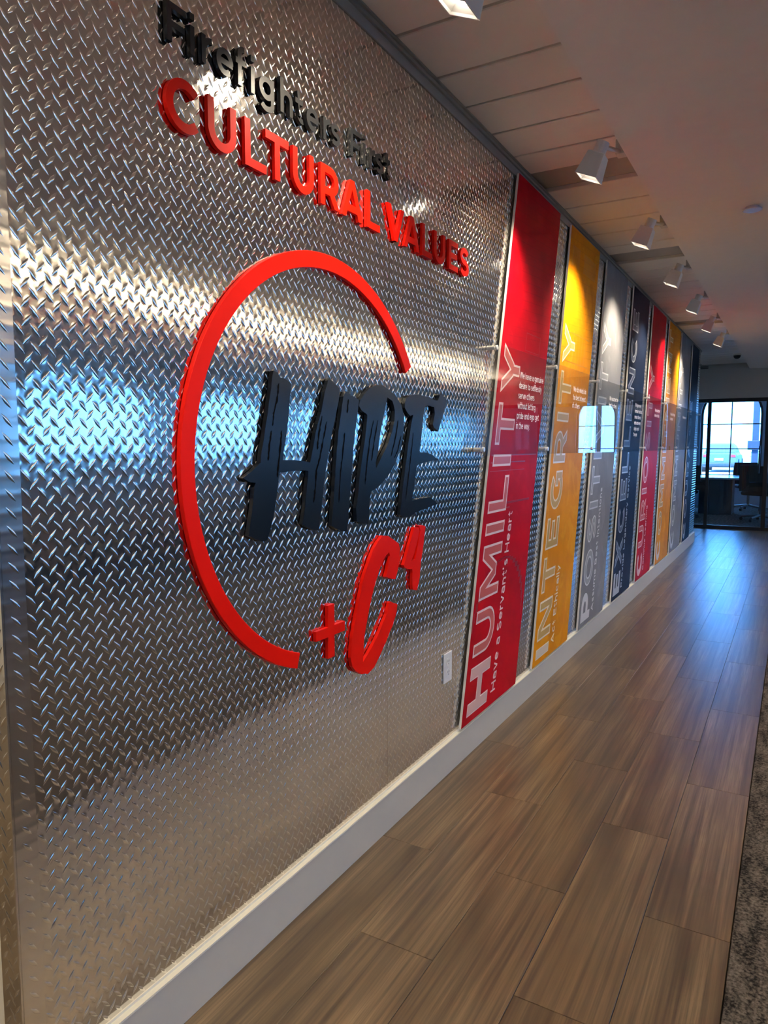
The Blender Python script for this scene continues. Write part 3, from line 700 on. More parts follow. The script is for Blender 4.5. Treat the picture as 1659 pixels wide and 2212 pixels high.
    return .30, []

def strip(pts, h, closed):
    """left and right offset points of a mitred line"""
    n = len(pts); A = []; B = []
    for i in range(n):
        p = pts[i]
        a = pts[i - 1] if (i > 0 or closed) else None
        b = pts[(i + 1) % n] if (i < n - 1 or closed) else None
        def nrm(u, v):
            dx, dy = v[0] - u[0], v[1] - u[1]; l = sqrt(dx * dx + dy * dy) or 1e-9
            return (-dy / l, dx / l)
        if a is None: nx, ny = nrm(p, b); k = 1
        elif b is None: nx, ny = nrm(a, p); k = 1
        else:
            n1, n2 = nrm(a, p), nrm(p, b)
            nx, ny = n1[0] + n2[0], n1[1] + n2[1]; l = sqrt(nx * nx + ny * ny) or 1e-9
            nx, ny = nx / l, ny / l
            k = min(1.6, 1 / max(.3, nx * n1[0] + ny * n1[1]))
        A.append((p[0] + nx * h * k, p[1] + ny * h * k)); B.append((p[0] - nx * h * k, p[1] - ny * h * k))
    return A, B

def stroke_polys(strokes, w, inset=0.0):
    """quads (loops) covering the strokes; inset shrinks every side"""
    h = w / 2 - inset
    out = []
    for s in strokes:
        if s[0] == 'P':
            _, x0, y0, x1, y1 = s
            if y0 > y1: x0, y0, x1, y1 = x1, y1, x0, y0
            sl = (x1 - x0) / (y1 - y0)
            k = h * sqrt(1 + sl * sl)
            ya, yb = y0 + inset, y1 - inset
            xa, xb = x0 + sl * (ya - y0), x0 + sl * (yb - y0)
            out.append(([(xa - k, ya), (xb - k, yb)], [(xa + k, ya), (xb + k, yb)], False))
            continue
        pts = list(s[1]); closed = s[0] == 'O'
        if not closed and inset > 0:
            for e in (0, -1):
                p, q = pts[e], pts[1 if e == 0 else -2]
                l = sqrt((q[0] - p[0]) ** 2 + (q[1] - p[1]) ** 2) or 1e-9
                f = min(.9, inset / l)
                pts[e] = (p[0] + (q[0] - p[0]) * f, p[1] + (q[1] - p[1]) * f)
        A, B = strip(pts, h, closed)
        out.append((A, B, closed))
    return out

def flat_text(name, text, w, place, m, parent, out0, out1, inset=0.0, space=.19, first=0, count=None):
    """thin print: strokes as shallow prisms from depth out0 to out1; place(s, t, depth) -> world point"""
    V = []; F = []; x = 0
    for i, ch in enumerate(text):
        W, S = glyph(ch, w)
        if i >= first and (count is None or i < first + count):
            for si, (A, B, closed) in enumerate(stroke_polys(S, w, inset)):
                n = len(V); k = len(A)
                for d in (out0, out1 + si * 4e-5):
                    V += [place(x + p[0], p[1], d) for p in A] + [place(x + p[0], p[1], d) for p in B]
                seg = k if closed else k - 1
                for q in range(seg):
                    r = (q + 1) % k
                    F.append((n + 2 * k + q, n + 2 * k + r, n + 3 * k + r, n + 3 * k + q))
                    F.append((n + q, n + r, n + 2 * k + r, n + 2 * k + q))
                    F.append((n + k + r, n + k + q, n + 3 * k + q, n + 3 * k + r))
                if not closed:
                    F.append((n, n + k, n + 3 * k, n + 2 * k)); F.append((n + k - 1, n + 2 * k - 1, n + 4 * k - 1, n + 3 * k - 1))
        x += W + space
    o = mesh(name, V, F, m, parent)
    return o, x - space

def text_width(text, w, space):
    return sum(glyph(c, w)[0] + space for c in text) - space

def recalc(o):
    bm = bmesh.new(); bm.from_mesh(o.data); bmesh.ops.recalc_face_normals(bm, faces=bm.faces[:]); bm.to_mesh(o.data); bm.free(); o.data.update()

# ---- raised letters
def raised(ch, y, z, cap, w, depth, m, label, group, sx=1.0):
    W, S = glyph(ch, w)
    V = []; F = []
    for si, (A, B, closed) in enumerate(stroke_polys(S, w)):
        n = len(V); k = len(A)
        for d in (0.0018, depth + si * 6e-5):
            V += [(d, y + p[0] * cap * sx, z + p[1] * cap) for p in A] + [(d, y + p[0] * cap * sx, z + p[1] * cap) for p in B]
        seg = k if closed else k - 1
        for q in range(seg):
            r = (q + 1) % k
            F += [(n + 2 * k + q, n + 2 * k + r, n + 3 * k + r, n + 3 * k + q), (n + q, n + k + q, n + k + r, n + r),
                  (n + q, n + r, n + 2 * k + r, n + 2 * k + q), (n + k + r, n + k + q, n + 3 * k + q, n + 3 * k + r)]
        if not closed:
            F += [(n, n + k, n + 3 * k, n + 2 * k), (n + k - 1, n + 2 * k - 1, n + 4 * k - 1, n + 3 * k - 1)]
    o = mesh('raised_letter', V, F, m, None, (0, y + W * cap / 2, z))
    recalc(o)
    return tag(o, label, 'letter', group)

ORD = ['first', 'second', 'third', 'fourth']
def word_labels(word, text):
    res = []
    for i, c in enumerate(word):
        tot = word.count(c); k = word[:i].count(c)
        n = (ORD[k] + ' ') if tot > 1 else ''
        if c == 'F' and word != 'FIRST': n = 'capital '
        res.append(text % (n, c))
    return res

capR, zR = 0.1025, 1.874
CV = [('C', 1.041), ('U', 1.156), ('L', 1.271), ('T', 1.343), ('U', 1.446), ('R', 1.564), ('A', 1.662), ('L', 1.792)]
VV = [('V', 1.912), ('A', 2.016), ('L', 2.142), ('U', 2.232), ('E', 2.350), ('S', 2.446)]
for seq, nm, tx in ((CV, 'CULTURAL', '%sraised red letter %s of the word CULTURAL'), (VV, 'VALUES', '%sraised red letter %s of the word VALUES')):
    for (c, y), lb in zip(seq, word_labels(nm, tx)):
        raised(c, y, zR, capR, 0.185, 0.0115, M['red'], lb, 'raised red letters of CULTURAL VALUES')
capB, zB = 0.0745, 2.033
FF = [('F', 1.048), ('i', 1.109), ('r', 1.141), ('e', 1.184), ('f', 1.244), ('i', 1.294), ('g', 1.322), ('h', 1.399), ('t', 1.457), ('e', 1.503), ('r', 1.576), ('s', 1.611)]
FI = [('F', 1.706), ('i', 1.772), ('r', 1.806), ('s', 1.840), ('t', 1.893)]
for seq, nm, tx in ((FF, 'Firefighters', '%sraised black letter %s of the long word Firefighters'), (FI, 'First', '%sraised black letter %s of the short word First, at the right end')):
    for (c, y), lb in zip(seq, word_labels(nm, tx)):
        raised(c, y, zB + (y - 1.05) * .010, capB, 0.165, 0.0125, M['black'], lb, 'raised black letters of Firefighters First')

# ---- brush letters HIPE and +C4, traced on the letter faces
def subdivide(p, jit=0.0, seed=1):
    rnd = random.Random(seed); out = []
    for i in range(len(p)):
        a, b = p[i], p[(i + 1) % len(p)]
        l = math.hypot(b[0] - a[0], b[1] - a[1]); n = max(1, int(l / 0.012))
        for k in range(n):
            f = k / n; j = jit if k else jit * .4
            out.append((a[0] + (b[0] - a[0]) * f + rnd.uniform(-j, j), a[1] + (b[1] - a[1]) * f + rnd.uniform(-j, j)))
    return out
from mathutils.geometry import tessellate_polygon
def cutout(name, loops, depth, m, label, group, jit=0.0011):
    loops = [subdivide(l, jit, i + 3) for i, l in enumerate(loops)]
    flat = [p for l in loops for p in l]
    tris = tessellate_polygon([[Vector((a, b, 0)) for a, b in l] for l in loops])
    n = len(flat)
    V = [(depth, a, b) for a, b in flat] + [(0.0018, a, b) for a, b in flat]
    F = [tuple(t) for t in tris] + [tuple(n + i for i in reversed(t)) for t in tris]
    s = 0
    for l in loops:
        k = len(l)
        for i in range(k):
            a, b = s + i, s + (i + 1) % k
            F.append((a, b, n + b, n + a))
        s += k
    cy = sum(p[0] for p in loops[0]) / len(loops[0]); zz = min(p[1] for p in loops[0])
    o = mesh(name, V, F, m, None, (0, cy, zz))
    recalc(o)
    return tag(o, label, 'letter', group)
BR = 'raised brush letters of the HIPE logo'
hl = {}
for c, loops in (('H', ['H']), ('I', ['I']), ('P', ['P', 'Ph']), ('E', ['E'])):
    hl[c] = cutout('brush_letter', [BRUSH[k] for k in loops], 0.0135, M['navyface'], 'raised black brush style letter %s of HIPE inside the ring' % c, BR)
own = ['H', 'H', 'H', 'H', 'H', 'I', 'I', 'P', 'P', 'P', 'P', 'E']
for c, s in zip(own, BRUSH['streaks']):
    rnd = random.Random(len(s) * 7 + int(s[0][0] * 1000))
    pts = []
    for i in range(len(s) - 1):
        for k in range(7):
            f = k / 7
            pts.append((s[i][0] + (s[i + 1][0] - s[i][0]) * f + rnd.uniform(-.0012, .0012), s[i][1] + (s[i + 1][1] - s[i][1]) * f))
    pts.append(tuple(s[-1]))
    V = []; F = []
    for i, (a, b) in enumerate(pts):
        wd_ = (0.0012 + 0.0030 * rnd.random()) * (0.3 if i in (0, len(pts) - 1) else 1)
        V += [(0.0139, a - wd_, b), (0.0139, a + wd_, b)]
    for i in range(len(pts) - 1): F.append((2 * i, 2 * i + 1, 2 * i + 3, 2 * i + 2))
    mesh('brush_streak', V, F, M['streak'], hl[c])
cutout('brush_letter', [BRUSH['C']], 0.0125, M['red'], 'raised red brush style letter C below HIPE', BR)
cutout('brush_numeral', [BRUSH['4']], 0.0125, M['red'], 'raised red small brush style numeral 4 beside the C', BR)
x0, x1, xa, xb, za, zb, zc, zd = 1.5242, 1.6648, 1.5806, 1.6115, 0.6600, 0.8095, 0.7215, 0.7490
plus = [(xa, zb), (xb, zb), (xb, zd), (x1, zd), (x1, zc), (xb, zc), (xb, za), (xa, za), (xa, zc), (x0, zc), (x0, zd), (xa, zd)]
cutout('plus_sign', [plus], 0.0125, M['red'], 'raised red plus sign left of the brush letter C', BR, 0.0)

# ---- the ring
RC, R0, R1 = (1.6035, 1.1980), 0.5105, 0.5515
a0 = math.degrees(math.atan2(1.482 - RC[1], 2.032 - RC[0])); a1 = 360 + math.degrees(math.atan2(0.684 - RC[1], 1.442 - RC[0]))
n = 96; V = []; F = []
for i in range(n + 1):
    t = radians(a0 + (a1 - a0) * i / n)
    for r, d in ((R0, 0.0018), (R0, 0.0118), (R0 + .0012, 0.013), (R1 - .0012, 0.013), (R1, 0.0118), (R1, 0.0018)):
        V.append((d, RC[0] + r * cos(t), RC[1] + r * sin(t)))
for i in range(n):
    for k in range(6):
        F.append((6 * i + k, 6 * i + (k + 1) % 6, 6 * i + 6 + (k + 1) % 6, 6 * i + 6 + k))
F += [tuple(range(6)), tuple(6 * n + 5 - k for k in range(6))]
ring = mesh('ring_logo', V, F, M['red'], None, (0, RC[0], RC[1] - R1)); recalc(ring)
tag(ring, 'large open red ring around the HIPE letters', 'ring')
# ================================================================ VALUE BOARDS
COLR = {
    'red': ((0.50, 0.001, 0.010), (0.32, 0.001, 0.006), (0.56, 0.010, 0.022), (0.60, 0.115, 0.095), (0.92, 0.72, 0.68), (0.72, 0.45, 0.41)),
    'yellow': ((0.76, 0.285, 0.003), (0.53, 0.175, 0.002), (0.82, 0.38, 0.02), (0.55, 0.34, 0.08), (0.90, 0.78, 0.60), (0.72, 0.60, 0.46)),
    'grey': ((0.22, 0.22, 0.235), (0.16, 0.16, 0.172), (0.30, 0.30, 0.315), (0.27, 0.27, 0.28), (0.66, 0.65, 0.66), (0.62, 0.61, 0.62)),
    'navy': ((0.010, 0.016, 0.038), (0.006, 0.009, 0.022), (0.022, 0.032, 0.06), (0.065, 0.08, 0.13), (0.52, 0.54, 0.58), (0.48, 0.48, 0.5)),
}
PM = {}
for k, (c, d, l, fill, outl, sol) in COLR.items():
    PM[k] = dict(face=print_material('printed_' + k, c, d, l, 1.72 if k in ('red', 'yellow') else 0),
                 fill=plain('title_fill_' + k, fill, 0.35, var=0.04), line=plain('title_line_' + k, outl, 0.35, var=0.03),
                 solid=plain('title_solid_' + k, sol, 0.35, var=0.03), shade=plain('print_shade_' + k, d, 0.3, var=0.1))
INFO = [
    ('red', 'HUMILITY', "Have a Servant's Heart", 'red slanted board reading HUMILITY, nearest on the metal wall'),
    ('yellow', 'INTEGRITY', 'Act Ethically', 'yellow slanted board reading INTEGRITY, next to the red one'),
    ('grey', 'POSITIVITY', 'Assume Best Intentions', 'grey slanted board reading POSITIVITY'),
    ('navy', 'EXCELLENCE', 'Provide Legendary Service', 'navy slanted board reading EXCELLENCE'),
    ('red', 'CURIOSITY', 'Continue Learning', 'dark red slanted board reading CURIOSITY'),
    ('yellow', 'COMMITMENT', '', 'second yellow slanted board, beyond CURIOSITY'),
    ('grey', 'COMMUNITY', '', 'second grey slanted board, near the far end of the wall'),
    ('navy', 'COURAGE', '', 'last navy slanted board at the far end of the metal wall'),
]
XB, XF = 0.0095, 0.0195
for (yb, sh, w, zt), (ck, title, tagline, lab) in zip(PANELS, INFO):
    slope = sh / (zt - PB)
    root = empty('value_board', (0, yb, PB), lab, 'wall board', 'slanted value boards along the metal wall')
    def pt(u, z, d, yb=yb, slope=slope): return (d, yb + (z - PB) * slope + u, z)
    def slab(name, u0, u1, z0, z1, d0, d1, m, parent=root, ch=0):
        V = [pt(u0, z0, d0), pt(u1, z0, d0), pt(u1, z1, d0), pt(u0, z1, d0), pt(u0, z0, d1), pt(u1, z0, d1), pt(u1, z1, d1), pt(u0, z1, d1)]
        return mesh(name, V, [(0, 3, 2, 1), (4, 5, 6, 7), (0, 1, 5, 4), (1, 2, 6, 5), (2, 3, 7, 6), (3, 0, 4, 7)], m, parent)
    slab('board', 0, w, PB, zt, XB, XF, M['pvc'])
    slab('printed_face', 0.0005, w - .0005, PB + .0005, zt - .0005, XF, XF + .0006, PM[ck]['face'])
    for u in (.08, w - .08):
        for z in (PB + .12, 1.25, zt - .12):
            q = pt(u, z, 0); MB().tube((0.0019, q[1], z), (XB, q[1], z), .012, n=8).out('spacer', M['dark'], root)
    cap = 0.213
    def place(s, t, d, pt=pt, cap=cap): return pt(0.255 - t * cap, 0.168 + s * cap, d)
    T0, T1, T2 = XF + .0006, XF + .0010, XF + .0016
    sp = 0.19
    if title == 'COMMITMENT': sp = 0.185
    for i, ch in enumerate(title):
        a, _ = flat_text('title_letter', title, .235, place, PM[ck]['line'], root, T0, T1, 0, sp, i, 1)
        flat_text('letter_fill', title, .235, place, PM[ck]['fill' if i else 'solid'], a, T1, T2, .045 if i else .022, sp, i, 1)
    if tagline:
        tc = 0.051
        tw = text_width(tagline, .15, .16) * tc
        goal = {"Have a Servant's Heart": .766, 'Act Ethically': .411, 'Assume Best Intentions': .785, 'Provide Legendary Service': .906, 'Continue Learning': .543}[tagline]
        k = goal / tw
        tl, _ = flat_text('tagline_lettering', tagline, .15, lambda s, t, d: pt(.345 - t * tc, .192 + s * tc * k, d), PM[ck]['line'], root, T0, T1, 0, .16)
        tag(tl, kind='stuff')
    # ghost of a printed picture: flat shapes in the darker ink of the board
    if title == 'HUMILITY':
        g = MB()
        def q(u0, z0, u1, z1): g.add([pt(u0, z0, T0 + .0001), pt(u1, z0, T0 + .0001), pt(u1, z1, T0 + .0001), pt(u0, z1, T0 + .0001)], [(0, 1, 2, 3)])
        for (u0, z0, u1, z1) in ((.02, 1.205, .60, 1.212), (.02, 1.175, .45, 1.18), (.02, 1.14, .45, 1.143), (.08, .995, .56, 1.005), (.08, .975, .30, .982), (.26, 1.005, .262, 1.17), (.30, 1.76, .50, 1.763), (.30, 1.68, .50, 1.682), (.30, 1.68, .303, 1.76), (.497, 1.68, .50, 1.76)):
            q(u0, z0, u1, z1)
        for k in range(24):
            t0, t1 = pi * k / 24, pi * (k + 1) / 24
            for r in (.30,):
                a = (.30 + r * cos(t0), .46 + r * sin(t0)); b = (.30 + r * cos(t1), .46 + r * sin(t1))
                if 0 < a[0] < .62 and 0 < b[0] < .62:
                    q(min(a[0], b[0]), min(a[1], b[1]), max(a[0], b[0]) + .002, max(a[1], b[1]) + .002)
        tag(g.out('printed_picture', PM[ck]['shade'], root), kind='stuff')
    if title == 'INTEGRITY':
        g = MB(); rnd = random.Random(5)
        for k in range(16):
            u = .30 + .017 * k; g.add([pt(u, 2.22, T0 + .0001), pt(u + .006, 2.22, T0 + .0001), pt(u + .006, 2.33, T0 + .0001), pt(u, 2.33, T0 + .0001)], [(0, 1, 2, 3)])
        for k in range(9):
            u = .06 + .017 * k; g.add([pt(u, 2.22, T0 + .0001), pt(u + .006, 2.22, T0 + .0001), pt(u + .006, 2.33, T0 + .0001), pt(u, 2.33, T0 + .0001)], [(0, 1, 2, 3)])
        for k in range(7):
            u = .10 + .06 * k; z = 1.55 + .015 * (k % 3); g.add([pt(u, z, T0 + .0001), pt(u + .004, z, T0 + .0001), pt(u + .004, z + .30, T0 + .0001), pt(u, z + .30, T0 + .0001)], [(0, 1, 2, 3)])
        for z in (1.56, 1.70, 1.86): g.add([pt(.05, z, T0 + .0001), pt(.55, z, T0 + .0001), pt(.55, z + .006, T0 + .0001), pt(.05, z + .006, T0 + .0001)], [(0, 1, 2, 3)])
        tag(g.out('printed_picture', PM[ck]['shade'], root), kind='stuff')

# ---- the long clear sheet across the boards
AX0, AX1 = 0.034, 0.0395
ZA, ZB = 1.2085, 1.664
ay = lambda z: 2.600 + (z - ZA) * (0.081 / 0.456)
acr = empty('clear_sheet', (0, 2.64, ZA), 'long clear acrylic band held off the boards on metal standoffs', 'acrylic sheet')
ye = 9.93
V = []
for d in (AX0, AX1):
    V += [(d, ay(ZA), ZA), (d, ye, ZA), (d, ye + .08, ZB), (d, ay(ZB), ZB)]
mesh('pane', V, [(0, 3, 2, 1), (4, 5, 6, 7), (0, 1, 5, 4), (1, 2, 6, 5), (2, 3, 7, 6), (3, 0, 4, 7)], M['acrylic'], acr)
TOPS = [2.746, 3.573, 4.471, 5.333, 6.212, 7.12, 8.02, 8.93, 9.84]
for i, yt in enumerate(TOPS):
    for (y, z) in ((yt, 1.664 - .030 + .035), (yt - .118 + (.0 if i else -.01), 1.2085 + .024)):
        z = min(z, 1.643)
        s = MB().tube((0.0019, y, z), (AX0, y, z), .0085, n=14).out('standoff', M['chrome'], acr)
        MB().lathe((0, 0, 0), [(.0105, 0), (.0105, .006), (.009, .0075)], 16)
        c = MB().tube((AX1, y, z), (AX1 + .006, y, z), .0105, n=16).tube((AX1 + .006, y, z), (AX1 + .0075, y, z), .0105, .0088, n=16).out('cap', M['chrome'], s)
PAR = [
    (3.040, ['We have a genuine', 'desire to selflessly', 'serve others', 'without letting', 'pride and ego get', 'in the way.'], .318),
    (3.915, ['We do what is in', 'the best interest', 'of others'], .30),
    (4.79, ['We assume the', 'best in others'], .30),
    (5.66, ['We give every', 'member the best', 'service there is', 'each and every', 'single day of', 'the year'], .30),
    (6.53, ['We ask and we', 'learn each day'], .30),
    (7.42, ['We see it through', 'to the end'], .30),
    (8.30, ['We work as one'], .30),
]
wt = plain('white_vinyl_lettering', (0.86, 0.82, 0.80), 0.5)
for (y0, rows, width) in PAR:
    for i, r in enumerate(rows):
        z = 1.545 - i * .0445
        cap_ = 0.0285
        full = text_width('desire to selflessly', .13, .09) * cap_
        k = width / full
        yl = y0 + (z - 1.545) * .18
        pl, _ = flat_text('paragraph_lettering', r, .13, lambda s, t, d: (d, yl + s * cap_ * k, z + t * cap_), wt, acr, AX1, AX1 + .0003, 0, .09)
        tag(pl, kind='stuff')

# ---- outlet
out_ = empty('wall_outlet', (0.002, 2.383, .357), 'white duplex outlet cover on the diamond plate by the red board', 'outlet')
MB().box(0.0015, 0.0065, 2.348, 2.418, .357, .471, .002).out('cover_plate', M['white'], out_)
for zc_ in (.435, .394):
    b = MB()
    V = [(0.0065, 2.383 + .0135 * cos(t) * (1.2), zc_ + .0145 * sin(t)) for t in [2 * pi * k / 20 for k in range(20)]]
    V2 = [(0.0085, v[1], v[2]) for v in V]
    b.add(V + V2, [tuple(range(20, 40))] + [(k, (k + 1) % 20, 20 + (k + 1) % 20, 20 + k) for k in range(20)])
    rc = b.out('receptacle', M['white'], out_)
    MB().box(.0085, .0088, 2.3765, 2.3785, zc_, zc_ + .008).box(.0085, .0088, 2.387, 2.389, zc_ + .001, zc_ + .008).tube((.0085, 2.383, zc_ - .006), (.0088, 2.383, zc_ - .006), .0022, n=10).out('slot', M['dark'], rc)
MB().tube((.0065, 2.383, .4145), (.0075, 2.383, .4145), .0028, n=10).out('screw', M['chrome'], out_)

# ================================================================ CEILING FITTINGS
trk = MB().box(0.447, 0.476, -0.6, 9.4, 2.446, CEIL + .0005).out('light_track', M['lamp'], loc=(0.46, 4, 2.446))
tag(trk, 'white track rail along the edge of the dropped ceiling', 'light track')
def oriented(mb, c, ang, V):
    ca, sa = cos(ang), sin(ang)
    # local z axis points back out of the lamp; tilt about the hallway direction, mouth swung to the wall
    return [(c[0] + v[0] * ca + v[2] * sa, c[1] + v[1], c[2] - v[0] * sa + v[2] * ca) for v in V]
HEADY = [0.56, 1.61, 2.833, 3.89, 4.92, 5.97, 7.01, 8.06]
PLC = ['above the first letters, out at the top', 'nearest, cut by the top edge of the picture', 'second nearest, over the red HUMILITY board', 'over the yellow INTEGRITY board', 'over the navy EXCELLENCE board', 'over the red CURIOSITY board', 'second from the far end', 'farthest along the track']
TILT = radians(24)
for hy, pl in zip(HEADY, PLC):
    root = empty('track_light', (0.455, hy, 2.446), 'white square track spotlight ' + pl, 'spotlight', 'track spotlights along the metal wall')
    MB().box(.438, .475, hy + .135, hy + .185, 2.388, 2.446, .003).out('adapter', M['lamp'], root)
    MB().tube((.452, hy + .14, 2.398), (.424, hy + .012, 2.376), .009, n=12).out('arm', M['lamp'], root)
    c = (0.388, hy, 2.308)
    b = MB()
    def ring_pts(hw, z): return [(-hw, -hw, z), (hw, -hw, z), (hw, hw, z), (-hw, hw, z)]
    prof = [(.029, .046), (.033, .043), (.043, -.038), (.044, -.044), (.040, -.044), (.038, -.038), (.026, -.026), (.024, -.024)]
    V = []
    for hw, z in prof: V += ring_pts(hw, z)
    F = [(0, 1, 2, 3)]
    for k in range(len(prof) - 1):
        for i in range(4):
            j = (i + 1) % 4
            F.append((4 * k + i, 4 * k + 4 + i, 4 * k + 4 + j, 4 * k + j))
    hs_ = mesh('lamp_housing', oriented(b, c, TILT, V), F, M['lamp'], root)
    recalc(hs_)
    n = 20
    V = [(.024 * cos(2 * pi * i / n), .024 * sin(2 * pi * i / n), z) for z in (.044, .090) for i in range(n)]
    F = [(i, (i + 1) % n, n + (i + 1) % n, n + i) for i in range(n)] + [tuple(range(n, 2 * n))]
    mesh('lamp_neck', oriented(b, c, TILT, V), F, M['lamp'], root)
    V = ring_pts(.0245, -.0245)
    mesh('lens', oriented(b, c, TILT, V), [(0, 1, 2, 3)], M['lit'], root)
    ld = bpy.data.lights.new('spot_lamp', 'SPOT')
    ld.energy = SPOT_W; ld.color = WARM; ld.spot_size = radians(98); ld.spot_blend = 1.0; ld.shadow_soft_size = 0.03
    lo = bpy.data.objects.new('spot_lamp', ld); COL.objects.link(lo); lo.parent = root
    p = oriented(b, c, TILT, [(0, 0, -.050)])[0]
    lo.location = Vector(p) - root.location
    d = Vector((-sin(TILT + .22), 0, -cos(TILT + .22)))
    lo.rotation_euler = d.to_track_quat('-Z', 'Y').to_euler()

sp = MB().lathe((0.876, 3.888, SOF - .012), [(.030, .012), (.032, .004), (.043, .001), (.043, -.003), (.038, -.005)], 28).out('sprinkler_cover', M['disc'], loc=(.876, 3.888, SOF))
tag(sp, 'small round white sprinkler cover on the smooth dropped ceiling', 'sprinkler cover')
dc = empty('dome_camera', (.385, 10.6, CEIL), 'small black dome camera on the ceiling by the glass doors', 'camera')
MB().tube((.385, 10.6, CEIL - .018), (.385, 10.6, CEIL), .052, n=24).out('mount', M['lamp'], dc)
MB().lathe((.385, 10.6, CEIL - .018), [(.044, 0), (.042, -.018), (.032, -.034), (.016, -.043), (.004, -.045)], 20).out('dome', M['dark'], dc)
vn = empty('wall_vent', (-.127, END - .001, 2.345), 'small slotted vent high on the grey end wall', 'vent')
MB().box(-.187, -.067, END - .012, END, 2.395, 2.445, .002).out('frame', M['trim'], vn)
for k in range(3):
    MB().box(-.180, -.074, END - .015, END - .011, 2.402 + k * .013, 2.409 + k * .013).out('slat', M['dark'], vn)

# unseen downlights added as warm fill, and the lit cove beyond it
DL = [(1.75, -2.2), (1.75, 0.0), (1.75, 2.2), (1.75, 4.4), (1.75, 6.6), (1.75, 8.8), (-0.9, -0.9)]
DLN = [q + ' in the row' for q in ('first from the back wall', 'second from the back wall', 'third from the back wall', 'third from the glass doors', 'second from the glass doors', 'nearest the glass doors')] + ['alone behind the viewer to light the corner strip']
for (x, y) in DL:
    def RM(o, prof, n):
        V = []; F = []
        for r, z in prof:
            V += [(o[0] + r * cos(2 * pi * i / n), o[1] + r * sin(2 * pi * i / n), o[2] + z) for i in range(n)]
        for k in range(len(prof) - 1):
            F += [(k * n + i, k * n + n + i, k * n + n + (i + 1) % n, k * n + (i + 1) % n) for i in range(n)]
        return MB().add(V, F)
    root = empty('fill_downlight', (x, y, SOF), 'unseen ceiling downlight added as fill, ' + DLN[DL.index((x, y))], 'added fill light', 'unseen downlights added as warm fill')
    RM((x, y, SOF - .004), [(.085, .004), (.085, 0), (.066, 0), (.060, .05), (.050, .055)], 28).out('trim_ring', M['white'], root)
    V = [(x + .05 * cos(2 * pi * k / 24), y + .05 * sin(2 * pi * k / 24), SOF + .0505) for k in range(24)]
    mesh('lens', V, [tuple(range(24))], M['lit'], root)
    ld = bpy.data.lights.new('fill_lamp', 'SPOT'); ld.spot_size = radians(104); ld.spot_blend = .5; ld.shadow_soft_size = .04; ld.energy = FILL_W; ld.color = WARM
    ld.energy *= 5.0 if x < 0 else 1.0  # lone lamp added and boosted to brighten the near corner strip
    lo = bpy.data.objects.new('fill_lamp', ld); COL.objects.link(lo); lo.parent = root; lo.location = (0, 0, -.006)
cv = empty('light_cove', (3.5, 4.5, 2.16), 'dark valance hiding a strip light that washes the ceiling', 'light cove')
MB().box(3.38, 3.72, -3.0, 11.5, 2.16, 2.175).box(3.38, 3.395, -3.0, 11.5, 2.175, 2.235).box(3.705, 3.72, -3.0, 11.5, 2.175, 2.375).out('valance', M['valance'], cv)
MB().box(3.375, 3.38, -3.0, 11.5, 2.163, 2.18).out('stripe', M['redstripe'], cv)
MB().box(3.44, 3.50, -2.9, 11.4, 2.176, 2.20).out('strip_body', M['white'], cv)
ld = bpy.data.lights.new('strip_lamp', 'AREA'); ld.shape = 'RECTANGLE'; ld.size = .05; ld.size_y = 14.0; ld.energy = COVE_W; ld.color = WARM
lo = bpy.data.objects.new('strip_lamp', ld); COL.objects.link(lo); lo.parent = cv
lo.location = Vector((3.47, 4.25, 2.205)) - cv.location
lo.rotation_euler = (0, radians(118), 0)

# daylight sampling guides in the real window openings
def portal(loc, sx, sy, rot):
    l = bpy.data.lights.new('window_portal', 'AREA'); l.shape = 'RECTANGLE'; l.size = sx; l.size_y = sy; l.cycles.is_portal = True
    o = bpy.data.objects.new('window_portal', l); COL.objects.link(o); o.location = loc; o.rotation_euler = rot
portal((6.2, 6, 1.56), 1.05, 19.5, (0, radians(90), 0))
portal((1.35, FY + .25, 1.5), 4.0, 2.0, (radians(-90), 0, 0))

